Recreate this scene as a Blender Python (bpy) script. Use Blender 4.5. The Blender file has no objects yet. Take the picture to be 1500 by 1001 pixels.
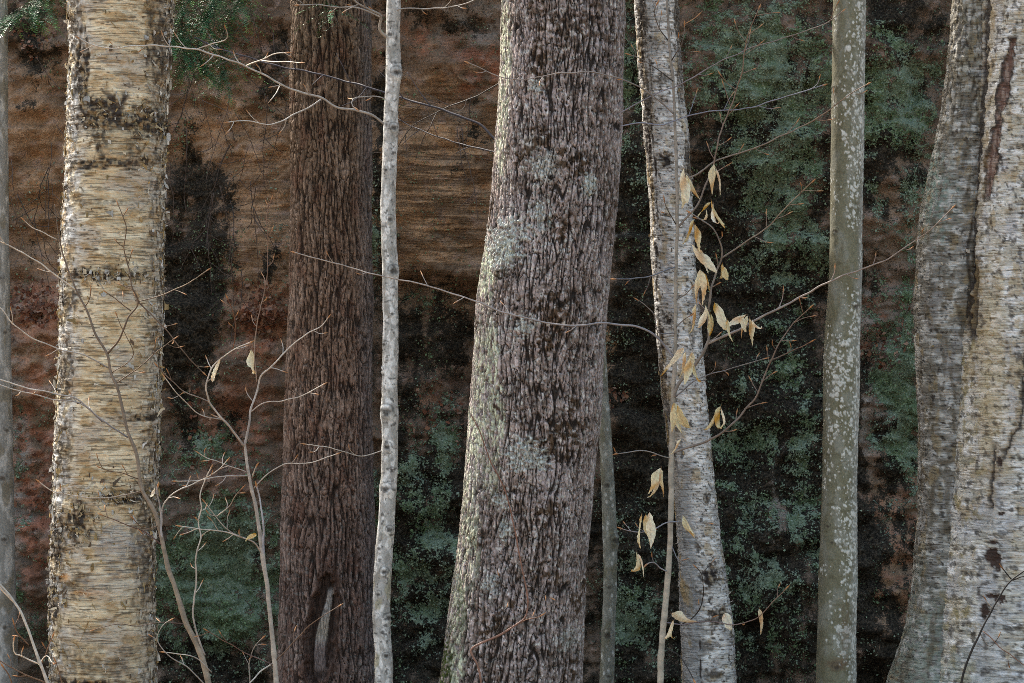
import bpy, math, random
import numpy as np
from mathutils import Vector

# ------------------------------------------------------------------ camera, sky, sun, exposure
SC = bpy.context.scene
COL = SC.collection
CAM_Z = 1.75
F = 3797.0                      # focal length in pixels of the 1500 px wide photograph
cam = bpy.data.cameras.new('camera')
cam.sensor_width = 36.0
cam.lens = 36.0 * F / 1500.0
cam.clip_start = 0.1
cam.clip_end = 500.0
camo = bpy.data.objects.new('camera', cam)
COL.objects.link(camo)
camo.location = (0, 0, CAM_Z)
camo.rotation_euler = (math.radians(90), 0, 0)
SC.camera = camo

SUN_EL, SUN_AZ = 46.0, 138.0     # azimuth measured from the camera's back (-Y) towards the left (-X)
a, e = math.radians(SUN_AZ), math.radians(SUN_EL)
sun_dir = Vector((-math.sin(a) * math.cos(e), -math.cos(a) * math.cos(e), math.sin(e)))   # towards the sun
world = bpy.data.worlds.new('World')
SC.world = world
world.use_nodes = True
wn = world.node_tree.nodes
wl = world.node_tree.links
wn.clear()
sky = wn.new('ShaderNodeTexSky')
sky.sky_type = 'NISHITA'
sky.sun_disc = False
sky.sun_elevation = e
sky.sun_rotation = math.atan2(sun_dir.x, sun_dir.y)
sky.air_density = 1.8
sky.dust_density = 5.0
sky.ozone_density = 0.8
bg = wn.new('ShaderNodeBackground')
bg.inputs['Strength'].default_value = 0.13
wo = wn.new('ShaderNodeOutputWorld')
wl.new(sky.outputs[0], bg.inputs[0])
wl.new(bg.outputs[0], wo.inputs[0])
sl = bpy.data.lights.new('sun', 'SUN')
sl.energy = 2.8
sl.angle = math.radians(0.6)
sl.color = (1.0, 0.93, 0.82)
so = bpy.data.objects.new('sun', sl)
COL.objects.link(so)
so.rotation_euler = sun_dir.to_track_quat('Z', 'Y').to_euler()
so.location = (-8, 14, 12)
vs = SC.view_settings
vs.view_transform = 'Standard'
vs.look = 'None'
vs.gamma = 1.0
vs.use_curve_mapping = False
vs.exposure = 1.5
SC.cycles.filter_width = 0.85
SC.cycles.use_denoising = False

# ------------------------------------------------------------------ helpers
RNG = np.random.default_rng(7)
random.seed(11)
PERM = RNG.permutation(1024).astype(np.int32)
ANG = RNG.random(1024).astype(np.float32) * 2 * np.pi
GX, GY = np.cos(ANG), np.sin(ANG)
R1, R2, R3 = (RNG.random(1024).astype(np.float32) for _ in range(3))


def P(px, py, Y):
    """photo pixel -> world point at distance Y"""
    return Vector(((px - 750.0) * Y / F, Y, CAM_Z - (py - 500.5) * Y / F))


def _h(ix, iy, seed):
    return PERM[(PERM[(ix + seed * 131) & 1023] + iy * 7 + seed * 17) & 1023]


def pn(x, y, per=None, seed=0):
    x = np.asarray(x, np.float32)
    y = np.asarray(y, np.float32)
    x0 = np.floor(x)
    y0 = np.floor(y)
    fx, fy = x - x0, y - y0
    ix, iy = x0.astype(np.int32), y0.astype(np.int32)
    if per:
        i0, i1 = ix % per, (ix + 1) % per
    else:
        i0, i1 = ix, ix + 1
    u = fx * fx * fx * (fx * (fx * 6 - 15) + 10)
    v = fy * fy * fy * (fy * (fy * 6 - 15) + 10)

    def g(i, j, dx, dy):
        h = _h(i, j, seed)
        return GX[h] * dx + GY[h] * dy
    a0 = g(i0, iy, fx, fy)
    b0 = g(i1, iy, fx - 1, fy)
    c0 = g(i0, iy + 1, fx, fy - 1)
    d0 = g(i1, iy + 1, fx - 1, fy - 1)
    p = a0 + u * (b0 - a0)
    q = c0 + u * (d0 - c0)
    return (p + v * (q - p)) * 1.5


def fbm(x, y, per=None, oct=4, seed=0, gain=0.5):
    s = 0.0
    amp = 1.0
    tot = 0.0
    for k in range(oct):
        s = s + amp * pn(x, y, per, seed + k)
        tot += amp * amp
        amp *= gain
        x, y = x * 2, y * 2
        if per:
            per *= 2
    return s / math.sqrt(tot) * 1.18


def worley(x, y, per=None, seed=0, jit=0.9):
    x = np.asarray(x, np.float32)
    y = np.asarray(y, np.float32)
    ix, iy = np.floor(x).astype(np.int32), np.floor(y).astype(np.int32)
    fx, fy = x - ix, y - iy
    f1 = np.full(x.shape, 9.0, np.float32)
    f2 = f1.copy()
    cid = np.zeros(x.shape, np.float32)
    for dj in (-1, 0, 1):
        for di in (-1, 0, 1):
            i = ix + di
            if per:
                i = i % per
            h = _h(i, iy + dj, seed)
            ddx = di + 0.5 + (R1[h] - 0.5) * jit - fx
            ddy = dj + 0.5 + (R2[h] - 0.5) * jit - fy
            d = np.sqrt(ddx * ddx + ddy * ddy)
            near = d < f1
            f2 = np.where(near, f1, np.minimum(f2, d))
            cid = np.where(near, R3[h], cid)
            f1 = np.where(near, d, f1)
    return f1, f2, cid


def ss(a, b, x):
    t = np.clip((x - a) / (b - a), 0, 1)
    return t * t * (3 - 2 * t)


def mixc(c, d, m):
    """c: (...,3) array or tuple; d colour; m mask"""
    c = np.asarray(c, np.float32)
    d = np.asarray(d, np.float32)
    return c + (d - c) * m[..., None]


def interp(xs, ys, q):
    """smooth (monotone-ish cubic) interpolation of scattered knots"""
    xs, ys = np.asarray(xs, float), np.asarray(ys, float)
    m = np.gradient(ys, xs)
    k = np.clip(np.searchsorted(xs, q) - 1, 0, len(xs) - 2)
    h = xs[k + 1] - xs[k]
    t = np.clip((q - xs[k]) / h, 0, 1)
    return ((2 * t**3 - 3 * t**2 + 1) * ys[k] + (t**3 - 2 * t**2 + t) * h * m[k]
            + (-2 * t**3 + 3 * t**2) * ys[k + 1] + (t**3 - t**2) * h * m[k + 1])


def make_mesh(name, co, faces4=None, col=None, tris=None, smooth=True):
    co = np.asarray(co, np.float32).reshape(-1, 3)
    me = bpy.data.meshes.new(name)
    me.vertices.add(len(co))
    me.vertices.foreach_set('co', co.ravel())
    loops, starts, n = [], [], 0
    if faces4 is not None and len(faces4):
        f = np.asarray(faces4, np.int32).reshape(-1, 4)
        loops.append(f.ravel())
        starts.append(np.arange(len(f), dtype=np.int32) * 4)
        n = f.size
    if tris is not None and len(tris):
        f = np.asarray(tris, np.int32).reshape(-1, 3)
        loops.append(f.ravel())
        starts.append(n + np.arange(len(f), dtype=np.int32) * 3)
    loops = np.concatenate(loops)
    starts = np.concatenate(starts)
    me.loops.add(len(loops))
    me.loops.foreach_set('vertex_index', loops)
    me.polygons.add(len(starts))
    me.polygons.foreach_set('loop_start', starts)
    if smooth:
        me.polygons.foreach_set('use_smooth', np.ones(len(starts), bool))
    me.update(calc_edges=True)
    me.validate()
    if col is not None:
        c = np.ones((len(co), 4), np.float32)
        c[:, :3] = np.clip(np.asarray(col, np.float32).reshape(-1, 3), 0.002, 0.9)
        at = me.color_attributes.new('Col', 'FLOAT_COLOR', 'POINT')
        at.data.foreach_set('color', c.ravel())
    return me


def obj(name, me, mat, parent=None, kind=None):
    o = bpy.data.objects.new(name, me)
    COL.objects.link(o)
    if mat is not None and len(me.materials) == 0:
        me.materials.append(mat)
    if parent is not None:
        o.parent = parent
        o.location = -world_loc(parent)
    if kind:
        o['kind'] = kind
    return o


def world_loc(o):
    v = Vector(o.location)
    while o.parent is not None:
        o = o.parent
        v += Vector(o.location)
    return v


def thing(name, label, cat, loc, group=None):
    o = bpy.data.objects.new(name, None)
    o.empty_display_size = 0.1
    COL.objects.link(o)
    o.location = loc
    o['label'] = label
    o['category'] = cat
    if group:
        o['group'] = group
    return o


# ------------------------------------------------------------------ materials
def nodes(mat):
    mat.use_nodes = True
    t = mat.node_tree
    t.nodes.clear()
    out = t.nodes.new('ShaderNodeOutputMaterial')
    b = t.nodes.new('ShaderNodeBsdfPrincipled')
    t.links.new(b.outputs[0], out.inputs[0])
    return t, b, out


def N(t, typ, **kw):
    n = t.nodes.new(typ)
    for k, v in kw.items():
        if k.startswith('i_'):
            n.inputs[k[2:].replace('_', ' ')].default_value = v
        else:
            setattr(n, k, v)
    return n


def math_n(t, op, a, b=None, c=None, clamp=False):
    n = t.nodes.new('ShaderNodeMath')
    n.operation = op
    n.use_clamp = clamp
    for i, v in enumerate((a, b, c)):
        if v is None:
            continue
        if isinstance(v, (int, float)):
            n.inputs[i].default_value = v
        else:
            t.links.new(v, n.inputs[i])
    return n.outputs[0]


def ramp(t, fac, lo, hi):
    n = t.nodes.new('ShaderNodeMapRange')
    n.interpolation_type = 'SMOOTHSTEP'
    t.links.new(fac, n.inputs[0])
    n.inputs[1].default_value = lo
    n.inputs[2].default_value = hi
    return n.outputs[0]


def mix_n(t, fac, a, b, blend='MIX'):
    n = t.nodes.new('ShaderNodeMix')
    n.data_type = 'RGBA'
    n.blend_type = blend
    for sock, v in ((n.inputs[0], fac), (n.inputs[6], a), (n.inputs[7], b)):
        if isinstance(v, (int, float)):
            sock.default_value = v
        elif isinstance(v, tuple):
            sock.default_value = (*v, 1)
        else:
            t.links.new(v, sock)
    return n.outputs[2]


def noise_n(t, vec, scale, detail=3, rough=0.6):
    n = N(t, 'ShaderNodeTexNoise')
    n.inputs['Scale'].default_value = scale
    n.inputs['Detail'].default_value = detail
    n.inputs['Roughness'].default_value = rough
    t.links.new(vec, n.inputs['Vector'])
    return n.outputs['Fac']


def bark_mat(name, stretch=(1, 1, 1), scale=90.0, var=0.5, bump=0.004, rough=0.85, spec=0.25, crack=0.0, cscale=60.0, cstretch=(1, 1, .4), lenti=0.0):
    """colour comes from the colour attribute, bark pigment plus some painted light and shade, with a finer grain and relief on top"""
    m = bpy.data.materials.new(name)
    t, b, out = nodes(m)
    at = N(t, 'ShaderNodeAttribute', attribute_name='Col')
    tc = N(t, 'ShaderNodeTexCoord')
    mp = N(t, 'ShaderNodeMapping')
    mp.inputs['Scale'].default_value = stretch
    t.links.new(tc.outputs['Object'], mp.inputs['Vector'])
    nz = noise_n(t, mp.outputs[0], scale, 4, 0.65)
    k = math_n(t, 'MULTIPLY_ADD', math_n(t, 'SUBTRACT', nz, 0.5), 4 * var, 1.0)
    k = math_n(t, 'MAXIMUM', k, 0.12)
    hgt = nz
    if lenti:
        mp3 = N(t, 'ShaderNodeMapping')
        mp3.inputs['Scale'].default_value = (.16, .16, 2.2)
        t.links.new(tc.outputs['Object'], mp3.inputs['Vector'])
        ln = noise_n(t, mp3.outputs[0], 75, 3, .5)
        lk = ramp(t, ln, 0.565, 0.62)
        k = math_n(t, 'MULTIPLY', k, math_n(t, 'MULTIPLY_ADD', lk, -lenti, 1.0))
        hgt = math_n(t, 'SUBTRACT', nz, math_n(t, 'MULTIPLY', lk, .5))
    if crack:
        mp2 = N(t, 'ShaderNodeMapping')
        mp2.inputs['Scale'].default_value = cstretch
        t.links.new(tc.outputs['Object'], mp2.inputs['Vector'])
        wv = N(t, 'ShaderNodeVectorMath', operation='MULTIPLY_ADD')
        nw = N(t, 'ShaderNodeTexNoise')
        nw.inputs['Scale'].default_value = cscale * .6
        t.links.new(mp2.outputs[0], nw.inputs['Vector'])
        t.links.new(nw.outputs['Color'], wv.inputs[0])
        wv.inputs[1].default_value = (.8 / cscale,) * 3
        t.links.new(mp2.outputs[0], wv.inputs[2])
        vo = N(t, 'ShaderNodeTexVoronoi', feature='DISTANCE_TO_EDGE')
        vo.inputs['Scale'].default_value = cscale
        t.links.new(wv.outputs[0], vo.inputs['Vector'])
        ck = ramp(t, vo.outputs['Distance'], 0.0, 0.16)
        k = math_n(t, 'MULTIPLY', k, math_n(t, 'MULTIPLY_ADD', ck, crack, 1 - crack))
        hgt = math_n(t, 'ADD', nz, math_n(t, 'MULTIPLY', ck, 0.6))
    hv = N(t, 'ShaderNodeHueSaturation')
    t.links.new(at.outputs['Color'], hv.inputs['Color'])
    t.links.new(k, hv.inputs['Value'])
    t.links.new(hv.outputs[0], b.inputs['Base Color'])
    b.inputs['Roughness'].default_value = rough
    b.inputs['Specular IOR Level'].default_value = spec
    if bump:
        bp = N(t, 'ShaderNodeBump')
        bp.inputs['Strength'].default_value = 0.8
        bp.inputs['Distance'].default_value = bump
        t.links.new(hgt, bp.inputs['Height'])
        t.links.new(bp.outputs[0], b.inputs['Normal'])
    return m


M_OAK = bark_mat('oak_bark', (1, 1, 0.6), 130, 0.45, 0.005, crack=.35, cscale=60, cstretch=(1, 1, .4))
M_HEM = bark_mat('hemlock_bark', (1, 1, 0.35), 110, 0.45, 0.006, crack=.35, cscale=60, cstretch=(1, 1, .25))
M_YB = bark_mat('yellow_birch_bark', (0.3, 0.3, 1.5), 110, 0.3, 0.004, 0.6, 0.35, lenti=.46)
M_PB = bark_mat('paper_birch_bark', (0.4, 0.4, 1.5), 110, 0.32, 0.004, 0.7, 0.3, lenti=.30)
M_BEE = bark_mat('beech_bark', (1, 1, 0.7), 140, 0.35, 0.0015, 0.75, 0.3)
M_TWIG = bark_mat('twig_bark', (1, 1, 1), 150, 0.25, 0, 0.6, 0.35)
M_CURL = bark_mat('birch_curl', (1, 1, 1), 160, 0.4, 0, 0.65, 0.3)


def leaf_mat():
    m = bpy.data.materials.new('dry_beech_leaf')
    t, b, out = nodes(m)
    at = N(t, 'ShaderNodeAttribute', attribute_name='Col')
    oi = N(t, 'ShaderNodeObjectInfo')
    hv = N(t, 'ShaderNodeHueSaturation')
    t.links.new(at.outputs['Color'], hv.inputs['Color'])
    t.links.new(math_n(t, 'MULTIPLY_ADD', oi.outputs['Random'], 0.35, 0.85), hv.inputs['Value'])
    t.links.new(math_n(t, 'MULTIPLY_ADD', oi.outputs['Random'], -0.8, 1.5), hv.inputs['Saturation'])
    t.links.new(hv.outputs[0], b.inputs['Base Color'])
    b.inputs['Roughness'].default_value = 0.6
    tr = N(t, 'ShaderNodeBsdfTranslucent')
    t.links.new(hv.outputs[0], tr.inputs[0])
    mx = N(t, 'ShaderNodeMixShader')
    mx.inputs[0].default_value = 0.38
    t.links.new(b.outputs[0], mx.inputs[1])
    t.links.new(tr.outputs[0], mx.inputs[2])
    t.links.new(mx.outputs[0], out.inputs[0])
    return m


M_LEAF = leaf_mat()


def needle_mat():
    m = bpy.data.materials.new('hemlock_needles')
    t, b, out = nodes(m)
    at = N(t, 'ShaderNodeAttribute', attribute_name='Col')
    t.links.new(at.outputs['Color'], b.inputs['Base Color'])
    b.inputs['Roughness'].default_value = 0.5
    b.inputs['Specular IOR Level'].default_value = 0.35
    return m


M_NEEDLE = needle_mat()


def ground_mat():
    m = bpy.data.materials.new('leaf_litter')
    t, b, out = nodes(m)
    tc = N(t, 'ShaderNodeTexCoord')
    v = N(t, 'ShaderNodeTexVoronoi')
    v.inputs['Scale'].default_value = 14
    t.links.new(tc.outputs['Object'], v.inputs['Vector'])
    nz = noise_n(t, tc.outputs['Object'], 2.5, 6, 0.7)
    c1 = mix_n(t, ramp(t, nz, 0.3, 0.7), (0.10, 0.06, 0.035), (0.26, 0.17, 0.10))
    c2 = mix_n(t, 0.35, c1, v.outputs['Color'], 'SOFT_LIGHT')
    t.links.new(c2, b.inputs['Base Color'])
    b.inputs['Roughness'].default_value = 0.9
    bp = N(t, 'ShaderNodeBump')
    bp.inputs['Distance'].default_value = 0.03
    t.links.new(v.outputs['Distance'], bp.inputs['Height'])
    t.links.new(bp.outputs[0], b.inputs['Normal'])
    return m


def cliff_mat():
    m = bpy.data.materials.new('lichened_sandstone')
    t, b, out = nodes(m)
    a1 = N(t, 'ShaderNodeAttribute', attribute_name='Col')     # rock pigment
    a2 = N(t, 'ShaderNodeAttribute', attribute_name='Growth')  # r black crust, g green lichen, b bedding
    sp = N(t, 'ShaderNodeSeparateColor')
    t.links.new(a2.outputs['Color'], sp.inputs[0])
    tc = N(t, 'ShaderNodeTexCoord')
    o = tc.outputs['Object']
    n_fine = noise_n(t, o, 75, 4, 0.7)
    n_mid = noise_n(t, o, 22, 4, 0.65)
    n_big = noise_n(t, o, 6, 3, 0.6)
    # bedding planes: noise squeezed in height
    mp = N(t, 'ShaderNodeMapping')
    mp.inputs['Scale'].default_value = (1.3, 1.3, 17)
    mp.inputs['Rotation'].default_value = (0, math.radians(1.6), 0)
    t.links.new(o, mp.inputs['Vector'])
    n_bed = noise_n(t, mp.outputs[0], 2.4, 5, 0.7)
    bedline = ramp(t, n_bed, 0.36, 0.56)
    rock = mix_n(t, math_n(t, 'MULTIPLY', math_n(t, 'MULTIPLY', sp.outputs[2], .7), math_n(t, 'SUBTRACT', 1.0, bedline)), a1.outputs['Color'], (0.10, 0.062, 0.038))
    hv = N(t, 'ShaderNodeHueSaturation')
    t.links.new(rock, hv.inputs['Color'])
    t.links.new(math_n(t, 'MULTIPLY_ADD', math_n(t, 'SUBTRACT', n_fine, .5), 1.9, 1.05), hv.inputs['Value'])
    rock = hv.outputs[0]
    # black crust, broken up by noise
    kb = math_n(t, 'MULTIPLY_ADD', math_n(t, 'SUBTRACT', n_mid, .5), 1.3, sp.outputs[0])
    kb = math_n(t, 'MULTIPLY_ADD', math_n(t, 'SUBTRACT', n_fine, .5), 2.2, kb)
    fb = ramp(t, kb, 0.40, 0.58)
    blackc = mix_n(t, ramp(t, n_fine, 0.4, 0.65), (0.014, 0.0125, 0.010), (0.085, 0.068, 0.050))
    c = mix_n(t, fb, rock, blackc)
    # green crust lichen: fine granules gathered in clumps
    mpv = N(t, 'ShaderNodeTexVoronoi')
    mpv.inputs['Scale'].default_value = 60
    t.links.new(o, mpv.inputs['Vector'])
    gran = math_n(t, 'SUBTRACT', 0.62, mpv.outputs['Distance'])
    kg = math_n(t, 'MULTIPLY_ADD', math_n(t, 'SUBTRACT', n_mid, .5), 1.4, sp.outputs[1])
    kg = math_n(t, 'MULTIPLY_ADD', math_n(t, 'SUBTRACT', n_fine, .5), 2.2, kg)
    kg = math_n(t, 'MULTIPLY_ADD', math_n(t, 'SUBTRACT', gran, .25), .6, kg)
    fg = ramp(t, kg, 0.44, 0.58)
    gcol = mix_n(t, ramp(t, n_big, 0.35, 0.62), (0.135, 0.195, 0.100), (0.205, 0.265, 0.195))
    gcol = mix_n(t, ramp(t, n_fine, 0.5, 0.68), gcol, (0.36, 0.43, 0.345))
    c = mix_n(t, fg, c, gcol)
    t.links.new(c, b.inputs['Base Color'])
    b.inputs['Roughness'].default_value = 0.92
    b.inputs['Specular IOR Level'].default_value = 0.15
    h = math_n(t, 'ADD', math_n(t, 'MULTIPLY', n_fine, 0.5), math_n(t, 'MULTIPLY', n_mid, 1.2))
    h = math_n(t, 'ADD', h, math_n(t, 'MULTIPLY', fg, 0.35))
    h = math_n(t, 'ADD', h, math_n(t, 'MULTIPLY', bedline, math_n(t, 'MULTIPLY', sp.outputs[2], 0.6)))
    bp = N(t, 'ShaderNodeBump')
    bp.inputs['Strength'].default_value = 1.0
    bp.inputs['Distance'].default_value = 0.022
    t.links.new(h, bp.inputs['Height'])
    t.links.new(bp.outputs[0], b.inputs['Normal'])
    return m


# ------------------------------------------------------------------ ground
gx = np.concatenate([np.linspace(-120, -10, 12), np.linspace(-9, 9, 60), np.linspace(10, 120, 12)])
gy = np.concatenate([np.linspace(-120, 2, 16), np.linspace(3, 14, 50), np.linspace(16, 60, 6)])
A, B = np.meshgrid(gx, gy)
Z = 0.05 * fbm(A * 0.6, B * 0.6, None, 3, 5) - 0.02
co = np.stack([A, B, Z], -1)
nx, ny = len(gx), len(gy)
idx = np.arange(nx * ny).reshape(ny, nx)
q = np.stack([idx[:-1, :-1], idx[:-1, 1:], idx[1:, 1:], idx[1:, :-1]], -1)
g = obj('ground', make_mesh('ground', co, q), ground_mat(), kind='structure')

# ------------------------------------------------------------------ sandstone cliff
CY = 12.7


def gauss(px, py, L):
    s = np.zeros_like(px)
    for cx, cy, rx, ry, am in L:
        s = s + am * np.exp(-(((px - cx) / rx) ** 2 + ((py - cy) / ry) ** 2))
    return s


def cliff():
    # along x and along the profile (up the face, over the rim, back over the plateau)
    xs = np.concatenate([np.linspace(-40, -5, 40), np.linspace(-4.9, -2.9, 40), np.linspace(-2.88, 2.88, 480),
                         np.linspace(2.9, 4.9, 40), np.linspace(5, 40, 40)])
    zs = np.concatenate([np.linspace(-0.6, 0.0, 8), np.linspace(0.02, 3.5, 300), np.linspace(3.55, 4.4, 24)])
    X, Zf = np.meshgrid(xs, zs)
    Zf = Zf + ss(3.5, 4.4, Zf) * (1.5 * ss(-2.2, .2, X) + .25 * fbm(X / 1.5, X * 0 + .3, None, 3, 77))  # unseen rim raised on the right, shaped to keep sun off that half
    px = 750 + X * F / CY
    py = 500.5 - (Zf - CAM_Z) * F / CY
    wx = px + 22 * fbm(px / 70, py / 70, None, 4, 3)
    wy = py + 22 * fbm(px / 70, py / 70, None, 4, 9)
    big = 0.16 * fbm(px / 330, py / 260, None, 4, 21)
    mid = 0.065 * fbm(px / 60, py / 42, None, 4, 31)
    lay = wy / 46 + 0.9 * fbm(px / 400, py / 300, None, 2, 33)
    step = 0.035 * pn(np.floor(lay) * 3.71 + 0.5 + px / 500, np.floor(lay) * 1.37 + 0.3, None, 35)
    edge = (lay - np.floor(lay))
    step = step + 0.012 * ss(-.1, .4, fbm(px / 120, py / 20, None, 2, 37)) * np.exp(-(np.minimum(edge, 1 - edge) / 0.05) ** 2)
    fine = 0.014 * fbm(px / 12, py / 9, None, 3, 41)
    smooth = np.clip(gauss(px, py, [(640, 270, 90, 130, 1), (385, 330, 50, 110, .8), (55, 370, 50, 50, .7)]), 0, 1)
    d = big + (mid + step) * (1 - 0.65 * smooth) + fine * (1 - .7 * smooth)
    # a shelf with litter on the left, an undercut below the bedded block, a shelf at the middle
    d = d - 0.16 * ss(400, 470, py) * ss(470, 380, px) * ss(1000, 700, py)
    d = d + 0.18 * ss(395, 425, py + 8 * np.sin(px / 30)) * ss(520, 560, px) * ss(720, 690, px) * ss(900, 520, py)
    d = d - 0.10 * ss(338, 350, py) * ss(880, 900, px) * ss(1000, 960, px) * ss(560, 400, py)
    Yf = CY + d
    # rim rolls back into the plateau
    Yf = Yf - 0.25 * ss(3.5, 4.3, Zf)
    # plateau rows
    back = np.array([0.15, 0.4, 0.9, 2, 5, 12, 40])
    Xp = np.repeat(xs[None, :], len(back), 0)
    Yp = Yf[-1][None, :] + back[:, None]
    Zp = np.repeat(Zf[-1][None, :], len(back), 0) + 0.12 * np.sqrt(back)[:, None]
    co = np.concatenate([np.stack([X, Yf, Zf], -1), np.stack([Xp, Yp, Zp], -1)], 0)
    # pigments
    tan = np.array((0.45, 0.285, 0.17))
    c = np.broadcast_to(np.array((0.18, 0.130, 0.098), np.float32), X.shape + (3,)).copy()
    mt = gauss(wx, wy, [(640, 270, 110, 160, 1.3), (385, 300, 55, 150, 1.1), (55, 250, 60, 170, .9), (300, 190, 60, 60, .8),
                        (905, 530, 25, 60, 1.1), (1330, 300, 60, 90, .35), (1310, 830, 60, 160, .6), (60, 560, 50, 120, .4)])
    c = mixc(c, tan, np.clip(mt, 0, 1))
    mo = gauss(wx, wy, [(705, 85, 45, 40, 1.2), (620, 55, 30, 14, .8), (320, 80, 60, 40, .5), (50, 770, 40, 90, .8), (60, 450, 45, 35, .9),
                        (385, 465, 40, 40, .9), (50, 620, 40, 120, .8), (360, 620, 50, 90, .5), (1290, 470, 45, 60, .4), (925, 580, 30, 20, .6),
                        (620, 600, 60, 60, .25), (1315, 800, 50, 130, .55)])
    mo = mo * ss(-0.5, 0.3, fbm(px / 24, py / 18, None, 3, 51))
    c = mixc(c, (0.43, 0.185, 0.115), np.clip(mo * 1.1, 0, 1))
    c = c * (1 + .35 * fbm(px / 40, py / 26, None, 4, 71))[..., None]
    c = mixc(c, (0.42, 0.30, 0.25), ss(.35, .6, fbm(px / 22, py / 16, None, 4, 73)) * .5)
    mg = gauss(wx, wy, [(700, 40, 50, 40, .7), (930, 345, 40, 12, .9), (1140, 660, 14, 120, 1.2), (660, 160, 60, 12, .5), (1275, 480, 30, 70, .6),
                        (30, 700, 14, 200, .9), (1275, 620, 14, 50, .9), (640, 345, 80, 6, .5), (620, 235, 80, 5, .4), (1400, 500, 100, 400, .3)])
    c = mixc(c, (0.36, 0.335, 0.30), np.clip(mg, 0, 1) * ss(-.6, .3, fbm(px / 30, py / 12, None, 3, 57)))
    mk = gauss(wx, wy, [(285, 360, 55, 150, 1.1), (280, 500, 50, 90, .9), (400, 100, 50, 90, .6), (300, 640, 70, 40, .5), (40, 60, 60, 50, .7), (60, 170, 40, 20, .4),
                        (555, 200, 22, 200, .7), (640, 30, 80, 28, .5), (690, 195, 25, 70, .45), (620, 500, 90, 70, .75), (640, 700, 90, 120, .35),
                        (930, 300, 40, 400, .85), (930, 650, 50, 250, .6), (1060, 330, 50, 150, .8), (1110, 600, 90, 180, .85), (1080, 850, 90, 150, .8),
                        (1180, 520, 60, 200, .55), (1300, 20, 60, 40, .9), (1130, 200, 110, 200, .5), (1310, 160, 60, 90, .5), (310, 860, 100, 120, .35), (620, 820, 90, 160, .45), (930, 900, 50, 130, .4), (1310, 250, 50, 60, .5), (1310, 700, 50, 60, .6), (1290, 900, 60, 130, .65), (620, 950, 80, 60, .75),
                        (310, 970, 90, 40, .8), (400, 400, 16, 60, .6), (1260, 600, 20, 400, .3), (640, 430, 60, 20, .35), (25, 330, 12, 60, .4)])
    mgrn = gauss(wx, wy, [(1130, 110, 110, 130, .95), (1150, 330, 60, 120, .85), (1310, 130, 70, 90, .9), (1320, 560, 40, 130, .65), (1325, 610, 30, 60, .6),
                          (310, 840, 100, 120, .95), (290, 640, 60, 80, .45), (370, 880, 60, 80, .3), (620, 800, 90, 170, .72), (650, 640, 60, 70, .4), (925, 900, 50, 130, .75),
                          (930, 130, 40, 200, .55), (1120, 900, 80, 120, .5), (1130, 620, 90, 180, .40), (1050, 730, 60, 150, .25), (1180, 700, 40, 120, .5), (30, 720, 16, 170, .5),
                          (440, 330, 30, 60, .5), (550, 330, 20, 80, .6), (1060, 40, 60, 80, .4), (345, 800, 80, 120, .3), (50, 930, 40, 90, .35), (300, 400, 40, 60, .25),
                          (590, 440, 50, 30, .3), (1400, 500, 120, 400, .4), (1290, 300, 40, 60, .25), (930, 520, 40, 90, .25)])
    bed = np.clip(gauss(px, py, [(640, 280, 110, 150, 1.2), (385, 320, 50, 120, .9), (60, 340, 60, 90, .5), (700, 60, 60, 60, .3)]), 0, 1)
    outside = ss(40, -200, px) + ss(1420, 1700, px) + ss(-20, -120, py)
    mk = mk + .17 * ss(870, 930, px) - .42 * ss(1255, 1285, px) * ss(640, 700, py) * ss(1000, 930, py) + .22 * ss(480, 700, py) * ss(480, 560, px) + .15 * ss(560, 760, py)
    mk = mk + 0.45 * outside
    mgrn = mgrn + 0.4 * outside
    # stains run down the face in streaks, lichen gathers in patches with edges of their own
    streak = np.exp(-((wx - 1140) / 13) ** 2) * ss(600, 660, py) * ss(830, 760, py) + np.exp(-((wx - 1275) / 12) ** 2) * ss(560, 600, py) * ss(690, 650, py)
    mk = mk + np.clip(mk * 2, .15, 1) * (.55 * fbm(px / 36, py / 75, None, 4, 101) + .25 * fbm(px / 14, py / 18, None, 3, 107)) - .9 * streak
    mgrn = mgrn + np.clip(mgrn * 2, .1, 1) * (.62 * fbm(px / 44, py / 52, None, 4, 111) + .34 * fbm(px / 15, py / 15, None, 3, 117)) - .5 * streak
    npl = len(back)
    c = np.concatenate([c, np.broadcast_to(np.array((0.12, 0.08, 0.05), np.float32), (npl, len(xs), 3))], 0)
    gr = np.stack([mk, mgrn, bed, np.ones_like(mk)], -1)
    gr = np.concatenate([gr, np.tile(np.array((0.3, 0.3, 0, 1.0)), (npl, len(xs), 1))], 0)
    r, k = co.shape[:2]
    idx = np.arange(r * k).reshape(r, k)
    q = np.stack([idx[:-1, :-1], idx[:-1, 1:], idx[1:, 1:], idx[1:, :-1]], -1)
    me = make_mesh('cliff', co, q, c)
    at = me.color_attributes.new('Growth', 'FLOAT_COLOR', 'POINT')
    at.data.foreach_set('color', np.clip(gr, -.5, 1.6).astype(np.float32).ravel())
    return obj('cliff', me, cliff_mat(), kind='structure'), co, gr


CLIFF, CLIFF_CO, CLIFF_GR = cliff()


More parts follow.
